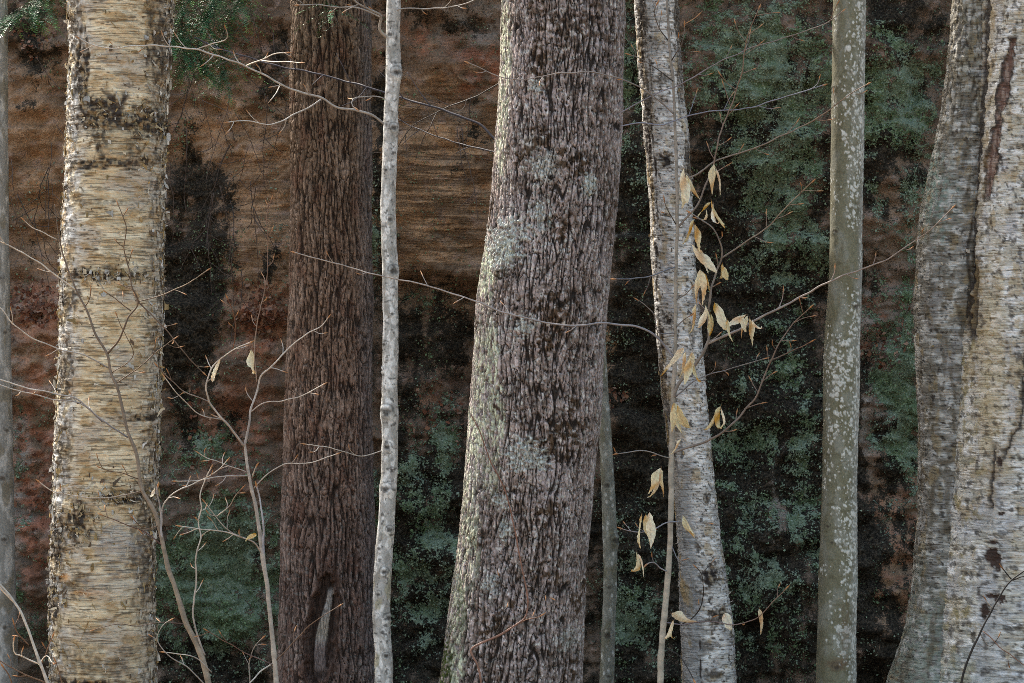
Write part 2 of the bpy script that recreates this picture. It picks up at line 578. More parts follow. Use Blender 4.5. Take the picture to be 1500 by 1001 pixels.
# ------------------------------------------------------------------ trunks
class T:
    """a trunk given by the two outlines seen in the photograph, at its own distance, as a round stem"""

    def __init__(s, Y, ys, left, right, top=8.0, flare=1.25, step=1.5, cols=200, seed=0):
        s.Y, s.S, s.seed = Y, Y / F, seed
        ys = np.asarray(ys, float)
        L, Rr = np.asarray(left, float), np.asarray(right, float)
        cx, r = (L + Rr) / 2, (Rr - L) / 2
        ground = 500.5 + (CAM_Z + 0.12) / s.S
        topv = 500.5 - (top - CAM_Z) / s.S
        r_g = r[-1] * flare
        dr = (cx[0] - cx[1]) / max(1, ys[1] - ys[0])
        s.kn = (np.concatenate([[topv, -400], ys, [ground]]),
                np.concatenate([[cx[0] + 10 * dr, cx[0] + 100 * dr], cx, [cx[-1] + (cx[-1] - cx[-2]) * 0.6]]),
                np.concatenate([[r[0] * 0.62, r[0] * 0.96], r, [r_g]]))
        v = np.concatenate([np.linspace(topv, -30, 30)[:-1], np.arange(-30, 1032, step), np.linspace(1040, ground, 14)])
        s.R = float(r.mean())
        nb = max(10, cols // 8)
        th = np.concatenate([np.linspace(-1.9, 1.9, cols), np.linspace(1.9, 2 * np.pi - 1.9, nb + 2)[1:-1]])
        s.TH, s.V = np.meshgrid(th.astype(np.float32), v.astype(np.float32))
        s.vrow, s.th = v, th
        s.cx = interp(s.kn[0], s.kn[1], v).astype(np.float32)[:, None]
        s.r = interp(s.kn[0], s.kn[2], v).astype(np.float32)[:, None]
        s.U = s.R * s.TH
        s.PX = s.cx + s.r * np.sin(s.TH)
        s.front = ss(-0.25, 0.1, np.cos(s.TH))

    def per(s, cell):
        return max(3, int(round(2 * np.pi * s.R / cell)))

    def nu(s, cell):
        """u coordinate scaled so that the lattice closes round the stem"""
        return s.U * (s.per(cell) / (2 * np.pi * s.R))

    def fb(s, cu, cv, oct=4, k=0, gain=0.5, du=0, dv=0):
        return fbm(s.nu(cu) + du / cu, (s.V + dv) / cv, s.per(cu), oct, s.seed + k, gain)

    def spot(s, cx, cy, rx, ry, soft=0.35, wob=0.35, k=0):
        """soft-edged patch at a place of the stem, edge broken by noise"""
        d = np.sqrt(((s.PX - cx) / rx) ** 2 + ((s.V - cy) / ry) ** 2)
        d = d + wob * s.fb(max(4, rx * .6), max(4, ry * .4), 3, 70 + k)
        return ss(1 + soft, 1 - soft, d) * s.front

    def centre(s, py):
        return float(interp(s.kn[0], s.kn[1], np.array([py]))[0]), float(interp(s.kn[0], s.kn[2], np.array([py]))[0])

    def build(s, name, disp, col, mat, parent):
        rr = (s.r + disp) * s.S
        X = (s.cx - 750) * s.S + rr * np.sin(s.TH)
        Yw = s.Y - rr * np.cos(s.TH)
        Z = np.broadcast_to(CAM_Z - (s.V - 500.5) * s.S, X.shape)
        co = np.stack([X, Yw, Z], -1)
        n, m = X.shape
        idx = np.arange(n * m).reshape(n, m)
        nxt = np.roll(idx, -1, 1)
        q = np.stack([idx[:-1], idx[1:], nxt[1:], nxt[:-1]], -1)
        s.co = co
        tip = np.concatenate([co.reshape(-1, 3), [co[0].mean(0) + [0, 0, .01]]], 0)
        tr = np.stack([idx[0], nxt[0], np.full(m, n * m)], -1)
        cc = np.concatenate([col.reshape(-1, 3), col.reshape(-1, 3)[:1]], 0)
        return obj(name, make_mesh(name, tip, q, cc, tr), mat, parent)

    def base(s):
        g = s.kn[1][-1]
        return Vector(((g - 750) * s.S, s.Y, 0.0))


def full(shape, c):
    return np.broadcast_to(np.asarray(c, np.float32), shape + (3,)).copy()


# -------- tubes (branches, twigs, saplings)
def tube(pts, rad, cols, sides=7, bud=True):
    """pts (n,3), rad (n), cols (n,3)"""
    pts = np.asarray(pts, float)
    n = len(pts)
    tg = np.gradient(pts, axis=0)
    tg /= np.linalg.norm(tg, axis=1)[:, None] + 1e-9
    ref = np.array([0, 1, 0.02])
    a = np.cross(tg, ref)
    a /= np.linalg.norm(a, axis=1)[:, None] + 1e-9
    b = np.cross(tg, a)
    ang = np.arange(sides) / sides * 2 * np.pi
    ring = pts[:, None, :] + rad[:, None, None] * (np.cos(ang)[None, :, None] * a[:, None, :] + np.sin(ang)[None, :, None] * b[:, None, :])
    idx = np.arange(n * sides).reshape(n, sides)
    nx = np.roll(idx, -1, 1)
    q = np.stack([idx[:-1], nx[:-1], nx[1:], idx[1:]], -1).reshape(-1, 4)
    co = np.concatenate([ring.reshape(-1, 3), pts[:1], pts[-1:] + tg[-1:] * rad[-1]], 0)
    t0 = np.stack([nx[0], idx[0], np.full(sides, n * sides)], -1)
    t1 = np.stack([idx[-1], nx[-1], np.full(sides, n * sides + 1)], -1)
    cc = np.concatenate([np.repeat(cols[:, None, :], sides, 1).reshape(-1, 3), cols[:1], cols[-1:]], 0)
    return co, q, np.concatenate([t0, t1], 0), cc


def smooth_path(knots, n):
    k = np.asarray(knots, float)
    d = np.concatenate([[0], np.cumsum(np.linalg.norm(np.diff(k[:, :2], axis=0), axis=1) + 1e-6)])
    q = np.linspace(0, d[-1], n)
    return np.stack([interp(d, k[:, j], q) for j in range(k.shape[1])], -1), d[-1]


GREY = (0.30, 0.275, 0.25)
PALE = (0.64, 0.58, 0.50)  # light twig bark, raised further to carry sunlight in the colour
BLUE = (0.17, 0.17, 0.19)
DARK = (0.03, 0.026, 0.024)
BROWN = (0.17, 0.11, 0.075)
RED = (0.20, 0.10, 0.06)
BUD = (0.42, 0.20, 0.08)

TW = random.Random(5)


def px_branch(name, pts, r0, r1, Y0, Y1, c0, c1, parent, bud=True, kink=0.5, sides=7, node=None):
    """a branch along photo points; Y runs from the stem's distance Y0 to Y1. r in photo pixels (half width)"""
    pts = [(p[0], p[1]) for p in pts]
    _, L = smooth_path(pts, 4)
    n = max(6, int(L / 5))
    path, L = smooth_path(pts, n)
    t = np.linspace(0, 1, n)
    seed = TW.randrange(500)
    path = path + kink * np.stack([pn(t * L / 22, t * 0 + 0.3, None, seed), pn(t * L / 22, t * 0 + 5.3, None, seed)], -1) * np.minimum(1, 4 * t * (1 - t))[:, None] * 3.0
    Y = Y0 + (Y1 - Y0) * t + 0.03 * pn(t * L / 60, t * 0 + 9.1, None, seed) * np.minimum(1, t * 3)
    rad = np.maximum(.5, .82 * (r0 + (r1 - r0) * t ** 0.8))
    # swellings at the nodes
    rad = rad * (1 + 0.45 * np.maximum(0, pn(t * L / 9, t * 0 + 2.2, None, seed + 3)) ** 2 + .08 * pn(t * L / 5, t * 0 + 6.2, None, seed + 5))
    col = np.asarray(c0)[None] * (1 - t[:, None]) + np.asarray(c1)[None] * t[:, None]
    col = col * (1 + .30 * pn(t * L / 16, t * 0 + 8.8, None, seed + 7) + .15 * pn(t * L / 6, t * 0 + 3.8, None, seed + 8))[:, None]
    if bud:
        e = np.clip((t * L - (L - 9)) / 9, 0, 1)
        rad = rad * (1 + 0.9 * np.sin(np.pi * e) * (e > 0)) * (1 - 0.75 * e ** 3)
        col = col + (np.asarray(BUD)[None] - col) * ss(0, .4, e)[:, None]
    S = Y / F
    W = np.stack([(path[:, 0] - 750) * S, Y, CAM_Z - (path[:, 1] - 500.5) * S], -1)
    co, q, tr, cc = tube(W, rad * S, col, sides)
    o = obj(name, make_mesh(name, co, q, cc, tr), M_TWIG, parent)
    return o, path, Y, rad, col


def side_twigs(br, path, Y, rad, col, n, lmin, lmax, tipcol=None, bud=True, t0=0.25):
    """small alternate side shoots growing from a branch"""
    m = len(path)
    side = TW.choice((-1, 1))
    for i in range(n):
        k = int(m * (t0 + (0.97 - t0) * (i + TW.random() * .7) / n))
        k = min(max(k, 1), m - 2)
        tg = path[k + 1] - path[k - 1]
        tg = tg / (np.linalg.norm(tg) + 1e-9)
        side = -side if TW.random() < .85 else side
        an = side * math.radians(TW.uniform(28, 62))
        d = np.array([tg[0] * math.cos(an) - tg[1] * math.sin(an), tg[0] * math.sin(an) + tg[1] * math.cos(an)])
        L = TW.uniform(lmin, lmax)
        p0 = path[k]
        p1 = p0 + d * L * .5 + np.array([TW.uniform(-2, 2), TW.uniform(-2, 2)])
        p2 = p0 + d * L + np.array([TW.uniform(-3, 3), TW.uniform(-6, 1)])
        r = min(rad[k] * .75, 1.25)
        tc = tipcol if tipcol is not None else col[k] * .8 + np.asarray(RED) * .2
        px_branch('twig', [p0, p1, p2], r, 0.6, Y[k], Y[k] + TW.uniform(-.08, .08), col[k], tc, br, bud, .4, 5)


def limbs(parent, base, z0, z1, n, r, c):
    """bare limbs above the picture"""
    for i in range(n):
        z = z0 + (z1 - z0) * (i + .3) / n
        an = i * 2.4 + base.x
        L = TW.uniform(1.2, 2.2)
        t = np.linspace(0, 1, 12)
        pts = np.stack([base.x + np.cos(an) * t * L, base.y + np.sin(an) * t * L * .7, z + 0.9 * L * t ** 1.2], -1)
        pts += 0.05 * np.stack([pn(t * 4, t * 0 + i, None, 3), pn(t * 4, t * 0 + i + 5, None, 4), 0 * t], -1)
        co, q, tr, cc = tube(pts, r * (1 - .8 * t), np.tile(np.asarray(c), (12, 1)), 8)
        obj('limb', make_mesh('limb', co, q, cc, tr), M_TWIG, parent)


# ================================================================== 1 large yellow birch, left
def curls(tree, tr_, n, mat, palette, edge=0.6, seed=1, hmin=2.5, hmax=8, lmin=6, lmax=22, vr=(-40, 1040), spots=()):
    """papery flakes of bark peeling off round the stem"""
    rg = np.random.default_rng(seed)
    V, Q, C = [], [], []
    base = 0
    for i in range(n):
        if spots and rg.random() < .35:
            sx, sy, srx, sry = spots[rg.integers(len(spots))]
            py = sy + rg.normal() * sry
            cx, r = tr_.centre(py)
            th = math.asin(max(-.98, min(.98, (sx + rg.normal() * srx - cx) / r)))
        else:
            py = rg.uniform(*vr)
            cx, r = tr_.centre(py)
            if rg.random() < edge:
                th = rg.choice((-1, 1)) * rg.normal(1.45, .22)
            else:
                th = rg.uniform(-1.3, 1.3)
        L = lmin + (lmax - lmin) * rg.random() ** 2.2
        h = hmin + (hmax - hmin) * rg.random() ** 1.8
        R = r + 0.3
        turn = rg.uniform(0.3, 4.2)
        lift = rg.uniform(.1, 1.0) if abs(math.sin(th)) > .85 else 1.0
        sg = rg.choice((-1, 1))
        m = 7
        u, o = 0.0, 0.0
        pu, po = [0.0], [0.0]
        for j in range(1, m):
            an = turn * (j / (m - 1)) ** 1.4
            u += math.cos(an) * L / (m - 1)
            o += math.sin(an) * L / (m - 1)
            pu.append(u)
            po.append(o)
        tilt = rg.normal() * .8
        up = rg.normal() * .5
        tip = rg.uniform(.05, .9)
        for j in range(m):
            thj = th + sg * pu[j] / R
            rr = R + po[j] * lift
            w = h * (1 + (tip - 1) * j / (m - 1)) * rg.uniform(.6, 1.25)
            for q_ in (-.5, .5):
                yy = py + q_ * w + tilt * pu[j] + up * po[j]
                r2 = rr + rg.normal() * .35
                V.append(((cx - 750 + r2 * math.sin(thj)) * tr_.S, tr_.Y - r2 * tr_.S * math.cos(thj), CAM_Z - (yy - 500.5) * tr_.S))
        for j in range(m - 1):
            k = base + 2 * j
            Q.append((k, k + 1, k + 3, k + 2))
        c = np.asarray(palette[rg.integers(len(palette))]) * rg.uniform(.55, 1.1)
        C += [c] * (2 * m)
        base += 2 * m
    return obj('peeling_bark', make_mesh('peeling_bark', V, Q, C), mat, tree, kind='stuff')


def birch_lines(s, k, cu=34, cv=3.2, lo=.22, hi=.42):
    w = 5 * s.fb(70, 60, 2, k + 40)
    n = fbm(s.nu(cu), (s.V + w) / cv, s.per(cu), 3, s.seed + k)
    return ss(lo, hi, n)


def left_birch():
    ys = [0, 60, 150, 250, 350, 500, 600, 700, 800, 900, 1001]
    L = [99, 102, 100, 96, 90, 88, 83, 79, 75, 73, 74]
    R = [254, 250, 245, 242, 240, 238, 235, 231, 228, 227, 230]
    s = T(10.0, ys, L, R, cols=205, step=1.6, seed=101)
    t = thing('yellow_birch_tree', 'golden tan birch with shaggy peeling bark and a V-shaped branch scar', 'tree', s.base())
    lines = birch_lines(s, 1, 120, 2.6, .18, .5)
    lines2 = birch_lines(s, 6, 50, 2.2, .46, .64)
    big = s.fb(70, 50, 4, 11)
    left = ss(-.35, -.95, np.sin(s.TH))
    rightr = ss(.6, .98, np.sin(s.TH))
    c = full(s.U.shape, (0.62, 0.50, 0.32))
    c = mixc(c, (0.80, 0.69, 0.49), ss(-.2, .5, s.fb(60, 14, 3, 13)))
    c = mixc(c, (0.46, 0.40, 0.33), ss(.1, .6, s.fb(80, 60, 3, 15)) * .7)
    c = mixc(c, (0.64, 0.63, 0.60), ss(-.3, -.75, np.sin(s.TH)) * ss(-.45, .1, s.fb(26, 40, 3, 17)))  # white patches plus the lit rim, painted in along the left
    c = mixc(c, (0.40, 0.37, 0.34), rightr * .6)  # shade along the right edge painted into the bark colour
    # gilded stains
    c = mixc(c, (0.36, 0.22, 0.075), ss(.25, .55, s.fb(36, 22, 4, 19)) * .6)
    lm = lines * (0.25 + .75 * ss(-.3, .5, big))
    c = mixc(c, (0.26, 0.175, 0.085), lm * .55)
    c = mixc(c, (0.06, 0.042, 0.026), lines2 * .85 * (.45 + .55 * ss(-.4, .3, s.fb(50, 40, 2, 47))))
    # coarse zones
    rough = np.zeros_like(s.U)
    for i, (cx, cy, rx, ry, am) in enumerate([(150, 172, 26, 20, 1), (180, 183, 50, 12, 1), (160, 205, 14, 26, .7), (222, 182, 20, 22, 1), (205, 215, 12, 26, .6), (175, 168, 8, 18, .8), (165, 245, 44, 7, 1), (215, 240, 20, 8, .7),
                                              (130, 110, 12, 60, .8), (118, 30, 10, 50, .5), (235, 60, 14, 70, .6), (150, 405, 46, 10, .8), (195, 405, 30, 8, .6),
                                              (110, 440, 18, 16, .6), (105, 545, 16, 40, .6), (125, 760, 22, 24, .9), (190, 725, 40, 10, .8), (90, 790, 14, 40, .9),
                                              (86, 880, 12, 26, .9), (215, 610, 26, 5, .9), (105, 650, 14, 40, .5), (120, 850, 25, 20, .4), (140, 960, 60, 30, .35), (120, 995, 50, 14, .9), (150, 300, 60, 6, .3), (215, 800, 16, 80, .5)]):
        rough = np.maximum(rough, am * s.spot(cx, cy, rx, ry, .5, .6, i))
    crk = ss(-.35, .15, s.fb(9, 11, 4, 23))
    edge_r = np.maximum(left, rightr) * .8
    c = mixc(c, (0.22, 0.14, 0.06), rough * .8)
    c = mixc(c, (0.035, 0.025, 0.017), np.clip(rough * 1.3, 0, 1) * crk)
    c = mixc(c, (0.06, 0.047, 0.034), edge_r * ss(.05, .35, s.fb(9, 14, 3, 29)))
    # pale scoured face under the scar, orange inner bark low down
    c = mixc(c, (0.50, 0.40, 0.25), s.spot(182, 215, 16, 22, .5, .3, 40) * .6)
    c = mixc(c, (0.58, 0.31, 0.11), s.spot(145, 861, 26, 4, .4, .4, 41) * .8 + s.spot(105, 840, 9, 5, .5, .5, 42) * .8)
    c = mixc(c, (0.42, 0.40, 0.38), s.spot(180, 790, 30, 26, .6, .5, 43) * .7 + s.spot(175, 850, 40, 24, .6, .5, 44) * .4)
    # the V above the scar
    for sx in (-1, 1):
        d = np.abs((s.PX - 182) * sx - (176 - s.V) * .42 + 1)
        c = mixc(c, (0.05, 0.035, 0.025), ss(8, 2.5, d + 3 * s.fb(12, 10, 3, 45)) * ss(135, 150, s.V) * ss(182, 174, s.V) * s.front)
    disp = 1.6 * big + 1.3 * s.fb(24, 10, 3, 31) - 1.0 * lm + 4.0 * rough * s.fb(9, 11, 4, 33) + edge_r * 1.3 * s.fb(14, 7, 3, 35)
    disp = disp + 5 * np.exp(-(((s.PX - 188) / 40) ** 2 + ((s.V - 205) / 40) ** 2)) * s.front
    disp = disp + .35 * s.fb(6, 2.4, 2, 37)
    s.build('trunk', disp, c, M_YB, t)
    pal = [(0.60, 0.52, 0.38), (0.62, 0.58, 0.50), (0.42, 0.28, 0.12), (0.50, 0.40, 0.24), (0.16, 0.11, 0.07), (0.55, 0.55, 0.52), (0.30, 0.22, 0.10)]
    curls(t, s, 1900, M_CURL, pal, .62, 3, hmin=1.2, hmax=9, lmin=2.5, lmax=16, spots=((165, 180, 30, 26), (215, 200, 20, 30), (130, 760, 22, 30), (90, 860, 10, 60), (180, 405, 40, 8), (190, 725, 30, 8)))
    curls(t, s, 520, M_CURL, [(0.74, 0.70, 0.62), (0.66, 0.60, 0.48), (0.45, 0.33, 0.16), (0.12, 0.09, 0.06), (0.70, 0.69, 0.67)], .95, 13, hmin=5, hmax=20, lmin=4, lmax=13)
    limbs(t, s.base(), 4.2, 7.0, 4, .06, (0.3, 0.24, 0.16))
    return s, t


# ================================================================== 2 brown furrowed trunk behind
def plates(s, cu, cv, k, wob=6.0):
    wu = s.U + wob * s.fb(60, 120, 2, k) + .8 * s.fb(8, 12, 1, k + 3)
    sc = s.per(cu) / (2 * np.pi * s.R)
    f1, f2, cid = worley(wu * sc, (s.V + 6 * s.fb(20, 40, 2, k + 5)) / cv, s.per(cu), s.seed + k)
    return f2 - f1, cid, wu


def furrows(s, wu, cu, cv, k, w=.10, oct=2):
    """long interlacing cracks: the zero lines of a noise stretched up the stem"""
    p = s.per(cu)
    n = np.abs(fbm(wu * (p / (2 * np.pi * s.R)), s.V / cv, p, oct, s.seed + k, .35))
    return ss(w, w * .3, n), n


def brown_trunk():
    ys = [0, 200, 400, 600, 800, 900, 1001]
    L = [430, 428, 424, 418, 414, 411, 407]
    R = [540, 541, 543, 543, 546, 550, 556]
    s = T(11.3, ys, L, R, cols=190, step=1.6, seed=211, top=9)
    t = thing('hemlock_tree', 'dark reddish brown furrowed trunk standing back, with an open scar low down', 'tree', s.base())
    cr, cid, wu = plates(s, 6.5, 26, 1, 5)
    cr2, cid2, _ = plates(s, 4.0, 10, 11, 3)
    fa, na = furrows(s, wu, 8, 95, 20, .18, 1)
    fb_, nb_ = furrows(s, wu, 7, 38, 60, .10)
    fc_, nc_ = furrows(s, wu, 14, 14, 64, .07)
    fc_ = fc_ * ss(.0, .3, s.fb(20, 26, 2, 66))
    furm = np.maximum(np.maximum(fa, .8 * fb_), .6 * fc_)
    plate = 1 - .35 * ss(.12, .01, cr)
    dome = np.minimum(1, na * 4.0) * np.minimum(1, nb_ * 5.0)
    c = full(s.U.shape, (0.31, 0.20, 0.148))
    c = mixc(c, (0.52, 0.38, 0.31), cid * ss(-.2, .5, s.fb(40, 90, 3, 23)))
    c = mixc(c, (0.155, 0.120, 0.075), ss(650, 50, s.V) * .6)
    c = mixc(c, (0.185, 0.145, 0.150), ss(550, 850, s.V) * .45)
    c = mixc(c, (0.19, 0.085, 0.055), ss(.25, .6, s.fb(30, 60, 3, 27)) * .45)
    c = mixc(c, (0.30, 0.30, 0.29), ss(.42, .62, s.fb(7, 7, 3, 29)) * ss(300, 900, s.V) * .7)
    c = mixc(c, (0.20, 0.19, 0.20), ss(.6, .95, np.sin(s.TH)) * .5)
    c = mixc(c, (0.035, 0.022, 0.017), (1 - plate) * .9)
    c = mixc(c, (0.022, 0.014, 0.011), furm * .9)
    c = c * (1 - .35 * ss(.2, .02, cr2))[..., None]
    disp = 1.3 * plate * (.3 + 1.3 * cid) - 3.0 * furm + 1.2 * dome + .7 * cid2 + .5 * s.fb(14, 30, 2, 31) + 3 * s.fb(70, 300, 2, 33)
    # open scar with a bare pale tongue of wood
    d0 = np.sqrt(((s.PX - (478 + (s.V - 900) * -.10)) / (19 + 4 * ss(860, 960, s.V))) ** 2 + ((s.V - 915) / 88) ** 2) + .18 * s.fb(16, 24, 3, 35)
    hole = ss(1.05, .8, d0) * s.front
    disp = disp * (1 - hole) - 11 * hole
    c = mixc(c, (0.055, 0.035, 0.028), hole * .95)
    rim = ss(1.3, 1.1, d0) * ss(.85, 1.0, d0) * s.front
    disp = disp + 2.0 * rim
    c = mixc(c, (0.10, 0.055, 0.04), rim * .8)
    w0 = np.abs(s.PX - (481 - (s.V - 900) * .13 + 3 * np.sin(s.V / 22))) / (10 - 5 * ss(930, 860, s.V))
    wood = ss(1.1, .8, w0 + .1 * s.fb(8, 20, 2, 37)) * ss(852, 866, s.V) * ss(985, 968, s.V) * s.front
    wc = mixc(full(s.U.shape, (0.42, 0.39, 0.37)), (0.20, 0.145, 0.14), ss(925, 945, s.V) * .8)
    wc = mixc(wc, (0.42, 0.37, 0.31), ss(890, 905, s.V) * ss(935, 920, s.V))
    c = c * (1 - wood[..., None]) + wc * wood[..., None]
    disp = disp + wood * (4.0 + 1.2 * s.fb(5, 40, 2, 39))
    s.build('trunk', disp, c, M_HEM, t)
    limbs(t, s.base(), 4.2, 8.2, 6, .05, (0.12, 0.09, 0.07))
    return s, t


# ================================================================== 4 large grey trunk in the middle
def oak():
    ys = [0, 100, 200, 300, 350, 400, 450, 500, 600, 700, 800, 900, 960, 1001]
    L = [736, 733, 727, 720, 714, 704, 698, 695, 689, 682, 671, 656, 647, 641]
    R = [914, 911, 908, 903, 899, 894, 889, 885, 879, 869, 861, 855, 851, 848]
    s = T(10.0, ys, L, R, cols=290, step=1.55, seed=307, flare=1.45)
    t = thing('oak_tree', 'thick grey trunk with cracked plated bark and pale lichen down one edge', 'tree', s.base())
    cr, cid, wu = plates(s, 6.5, 21, 1, 5)
    cr2, cid2, _ = plates(s, 4.2, 7, 11, 3)
    fa, na = furrows(s, wu, 8.5, 95, 20, .16, 1)
    fb_, nb_ = furrows(s, wu, 7, 34, 60, .10)
    fc_, nc_ = furrows(s, wu, 15, 11, 64, .08)
    fc_ = fc_ * ss(-.05, .25, s.fb(20, 26, 2, 66))
    furm = np.maximum(np.maximum(fa, .85 * fb_), .7 * fc_)
    plate = 1 - .35 * ss(.10, .01, cr)
    dome = np.minimum(1, na * 4.0) * np.minimum(1, nb_ * 5.0)
    big = s.fb(70, 90, 4, 23)
    c = full(s.U.shape, (0.38, 0.30, 0.275))
    c = mixc(c, (0.63, 0.545, 0.53), cid ** 1.3)
    c = mixc(c, (0.24, 0.185, 0.145), ss(.55, .95, cid2) * .55)
    c = mixc(c, (0.48, 0.42, 0.43), ss(.1, .6, s.fb(60, 120, 3, 25)) * .5)
    # brown mossy stains
    br = ss(.3, .6, big) * .8
    for i, (cx, cy, rx, ry, am) in enumerate([(850, 50, 60, 40, .7), (800, 30, 60, 20, .6), (860, 120, 40, 60, .45), (815, 440, 30, 22, .9), (800, 250, 60, 40, .4), (830, 480, 40, 60, .5),
                                              (740, 420, 25, 45, .5), (820, 640, 40, 30, .9), (780, 580, 30, 40, .5), (800, 830, 90, 60, .45), (720, 900, 40, 80, .5), (890, 300, 14, 60, .7), (750, 760, 60, 50, .5), (770, 970, 120, 40, .5)]):
        br = np.maximum(br, am * s.spot(cx, cy, rx, ry, .6, .9, i))
    # white and grey-green lichen crusts
    wl_ = ss(.40, .50, s.fb(11, 13, 4, 29)) * ss(-.5, .2, s.fb(80, 110, 2, 30))
    c = mixc(c, (0.70, 0.67, 0.65), wl_ * .9)
    c = mixc(c, (0.72, 0.72, 0.66), ss(.55, .68, s.fb(6, 6, 3, 32)) * .9)
    c = mixc(c, (0.64, 0.62, 0.58), (s.spot(862, 280, 9, 16, .3, .5, 95) + s.spot(775, 215, 10, 14, .3, .5, 96) + s.spot(800, 250, 14, 20, .4, .6, 97)) * .8)
    li = np.zeros_like(s.U)
    for i, (cx, cy, rx, ry, am) in enumerate([(745, 352, 24, 24, 1), (735, 380, 16, 16, .8), (766, 660, 20, 17, 1), (784, 672, 16, 12, .9), (756, 676, 10, 8, .8), (768, 478, 14, 12, .8), (860, 275, 9, 14, .9), (735, 730, 12, 10, .6), (785, 135, 9, 8, .7),
                                              (790, 250, 16, 18, .5), (790, 320, 12, 22, .6), (740, 770, 8, 14, .7), (720, 850, 14, 12, .5), (835, 930, 16, 14, .3)]):
        li = np.maximum(li, am * s.spot(cx, cy, rx, ry, .35, 1.0, 30 + i))
    ge = np.zeros_like(s.U)
    for i, (cx, cy, rx, ry, am) in enumerate([(712, 400, 12, 40, .8), (722, 525, 9, 45, 1), (728, 610, 10, 40, .9), (705, 560, 10, 80, .6), (740, 370, 12, 18, .7), (740, 100, 7, 100, .7), (735, 200, 6, 60, .6),
                                              (700, 640, 14, 50, .7), (690, 760, 12, 80, .55), (672, 880, 12, 60, .6), (720, 690, 12, 30, .5), (672, 970, 8, 36, .9)]):
        ge = np.maximum(ge, am * s.spot(cx, cy, rx, ry, .5, .6, 60 + i))
    c = mixc(c, (0.085, 0.050, 0.024), np.clip(br * 1.25, 0, 1) * ss(-.35, .1, s.fb(10, 11, 4, 27)) * .95)
    # cracks
    deep = np.clip((1 - plate) * .85 + furm * .8, 0, 1) * (1 - .8 * li) * (1 - .5 * ge)
    c = mixc(c, (0.026, 0.019, 0.015), np.clip(deep * 1.4, 0, .98))
    c = c * (1 - .25 * ss(.12, .02, cr2) * (1 - li))[..., None]
    c = mixc(c, (0.66, 0.70, 0.52), np.clip(ge * 1.3, 0, 1) * ss(-.30, .0, s.fb(6, 13, 3, 34)) * (1 - .5 * furm))
    c = mixc(c, (0.58, 0.62, 0.58), np.clip(li * 1.3, 0, 1) * ss(-.45, -.1, s.fb(4.5, 4.5, 3, 33)) * (1 - .35 * furm))
    c = mixc(c, (0.060, 0.085, 0.018), np.maximum(s.spot(655, 965, 12, 50, .5, .5, 80), .7 * s.spot(676, 880, 6, 40, .5, .6, 81)) * ss(-.5, .1, s.fb(6, 6, 3, 82)))
    # dark knots
    for i, (cx, cy, r) in enumerate([(757, 453, 4), (817, 447, 6), (875, 35, 3), (806, 266, 4)]):
        c = mixc(c, (0.02, 0.014, 0.01), s.spot(cx, cy, r, r, .4, .4, 90 + i))
    disp = .5 * plate * (.3 + 1.3 * cid) - 2.8 * furm + 1.0 * dome + .6 * cid2 + .5 * s.fb(12, 26, 2, 35) + 2.5 * s.fb(90, 240, 2, 37) + 2.6 * li * (.6 + s.fb(5, 5, 3, 39)) + .5 * s.fb(5, 5, 2, 41)
    disp = disp + 7 * np.exp(-(((s.PX - 815) / 24) ** 2 + ((s.V - 452) / 26) ** 2)) * s.front
    # root flare ribs near the ground
    disp = disp + 9 * ss(820, 1150, s.V) * np.sin(s.TH * 5 + .6)
    s.build('trunk', disp, c, M_OAK, t)
    limbs(t, s.base(), 4.0, 7.4, 5, .08, (0.2, 0.17, 0.15))
    # dead limb reaching out behind the pale sapling
    o, pa, Y, ra, cl = px_branch('dead_branch', [(735, 212), (723, 202), (703, 182), (677, 172), (640, 158), (600, 147), (557, 133), (500, 117), (450, 105), (400, 95), (367, 85), (313, 68), (285, 55)],
                                 2.4, 1.0, 10.0, 10.75, (0.045, 0.042, 0.052), (0.06, 0.06, 0.085), t, False)
    side_twigs(o, pa, Y, ra, cl, 9, 20, 60, (0.10, 0.09, 0.10), False)
    o, pa, Y, ra, cl = px_branch('dead_branch', [(735, 225), (690, 215), (640, 200), (590, 178), (562, 160)], 1.6, .7, 10.0, 10.5, (0.045, 0.042, 0.05), (0.05, 0.05, 0.065), t, False)
    side_twigs(o, pa, Y, ra, cl, 4, 20, 45, (0.10, 0.09, 0.10), False)
    o, pa, Y, ra, cl = px_branch('dead_branch', [(735, 120), (700, 140), (650, 160), (600, 190), (575, 230)], 1.4, .7, 10.0, 10.6, (0.045, 0.042, 0.04), (0.06, 0.05, 0.05), t, False)
    side_twigs(o, pa, Y, ra, cl, 6, 20, 50, (0.12, 0.09, 0.07), False)
    return s, t


# ================================================================== smooth pale stems
def knots(s, c, disp, L, dark=(0.05, 0.04, 0.03)):
    for i, (cx, cy, r, bump) in enumerate(L):
        m = s.spot(cx, cy, r, r * .8, .5, .3, 200 + i)
        c = mixc(c, dark, m * .85)
        d = ((s.PX - cx) / (r * 1.7)) ** 2 + ((s.V - cy) / (r * 1.9)) ** 2
        disp = disp + bump * np.exp(-d) * s.front - bump * .5 * m
        br = np.abs(np.sqrt(((s.PX - cx) / (r * 1.6)) ** 2 + ((s.V - cy + r * .6) / (r * 1.4)) ** 2) - 1)
        c = mixc(c, dark, ss(.25, .05, br) * .55 * (s.V < cy) * s.front)
    return c, disp


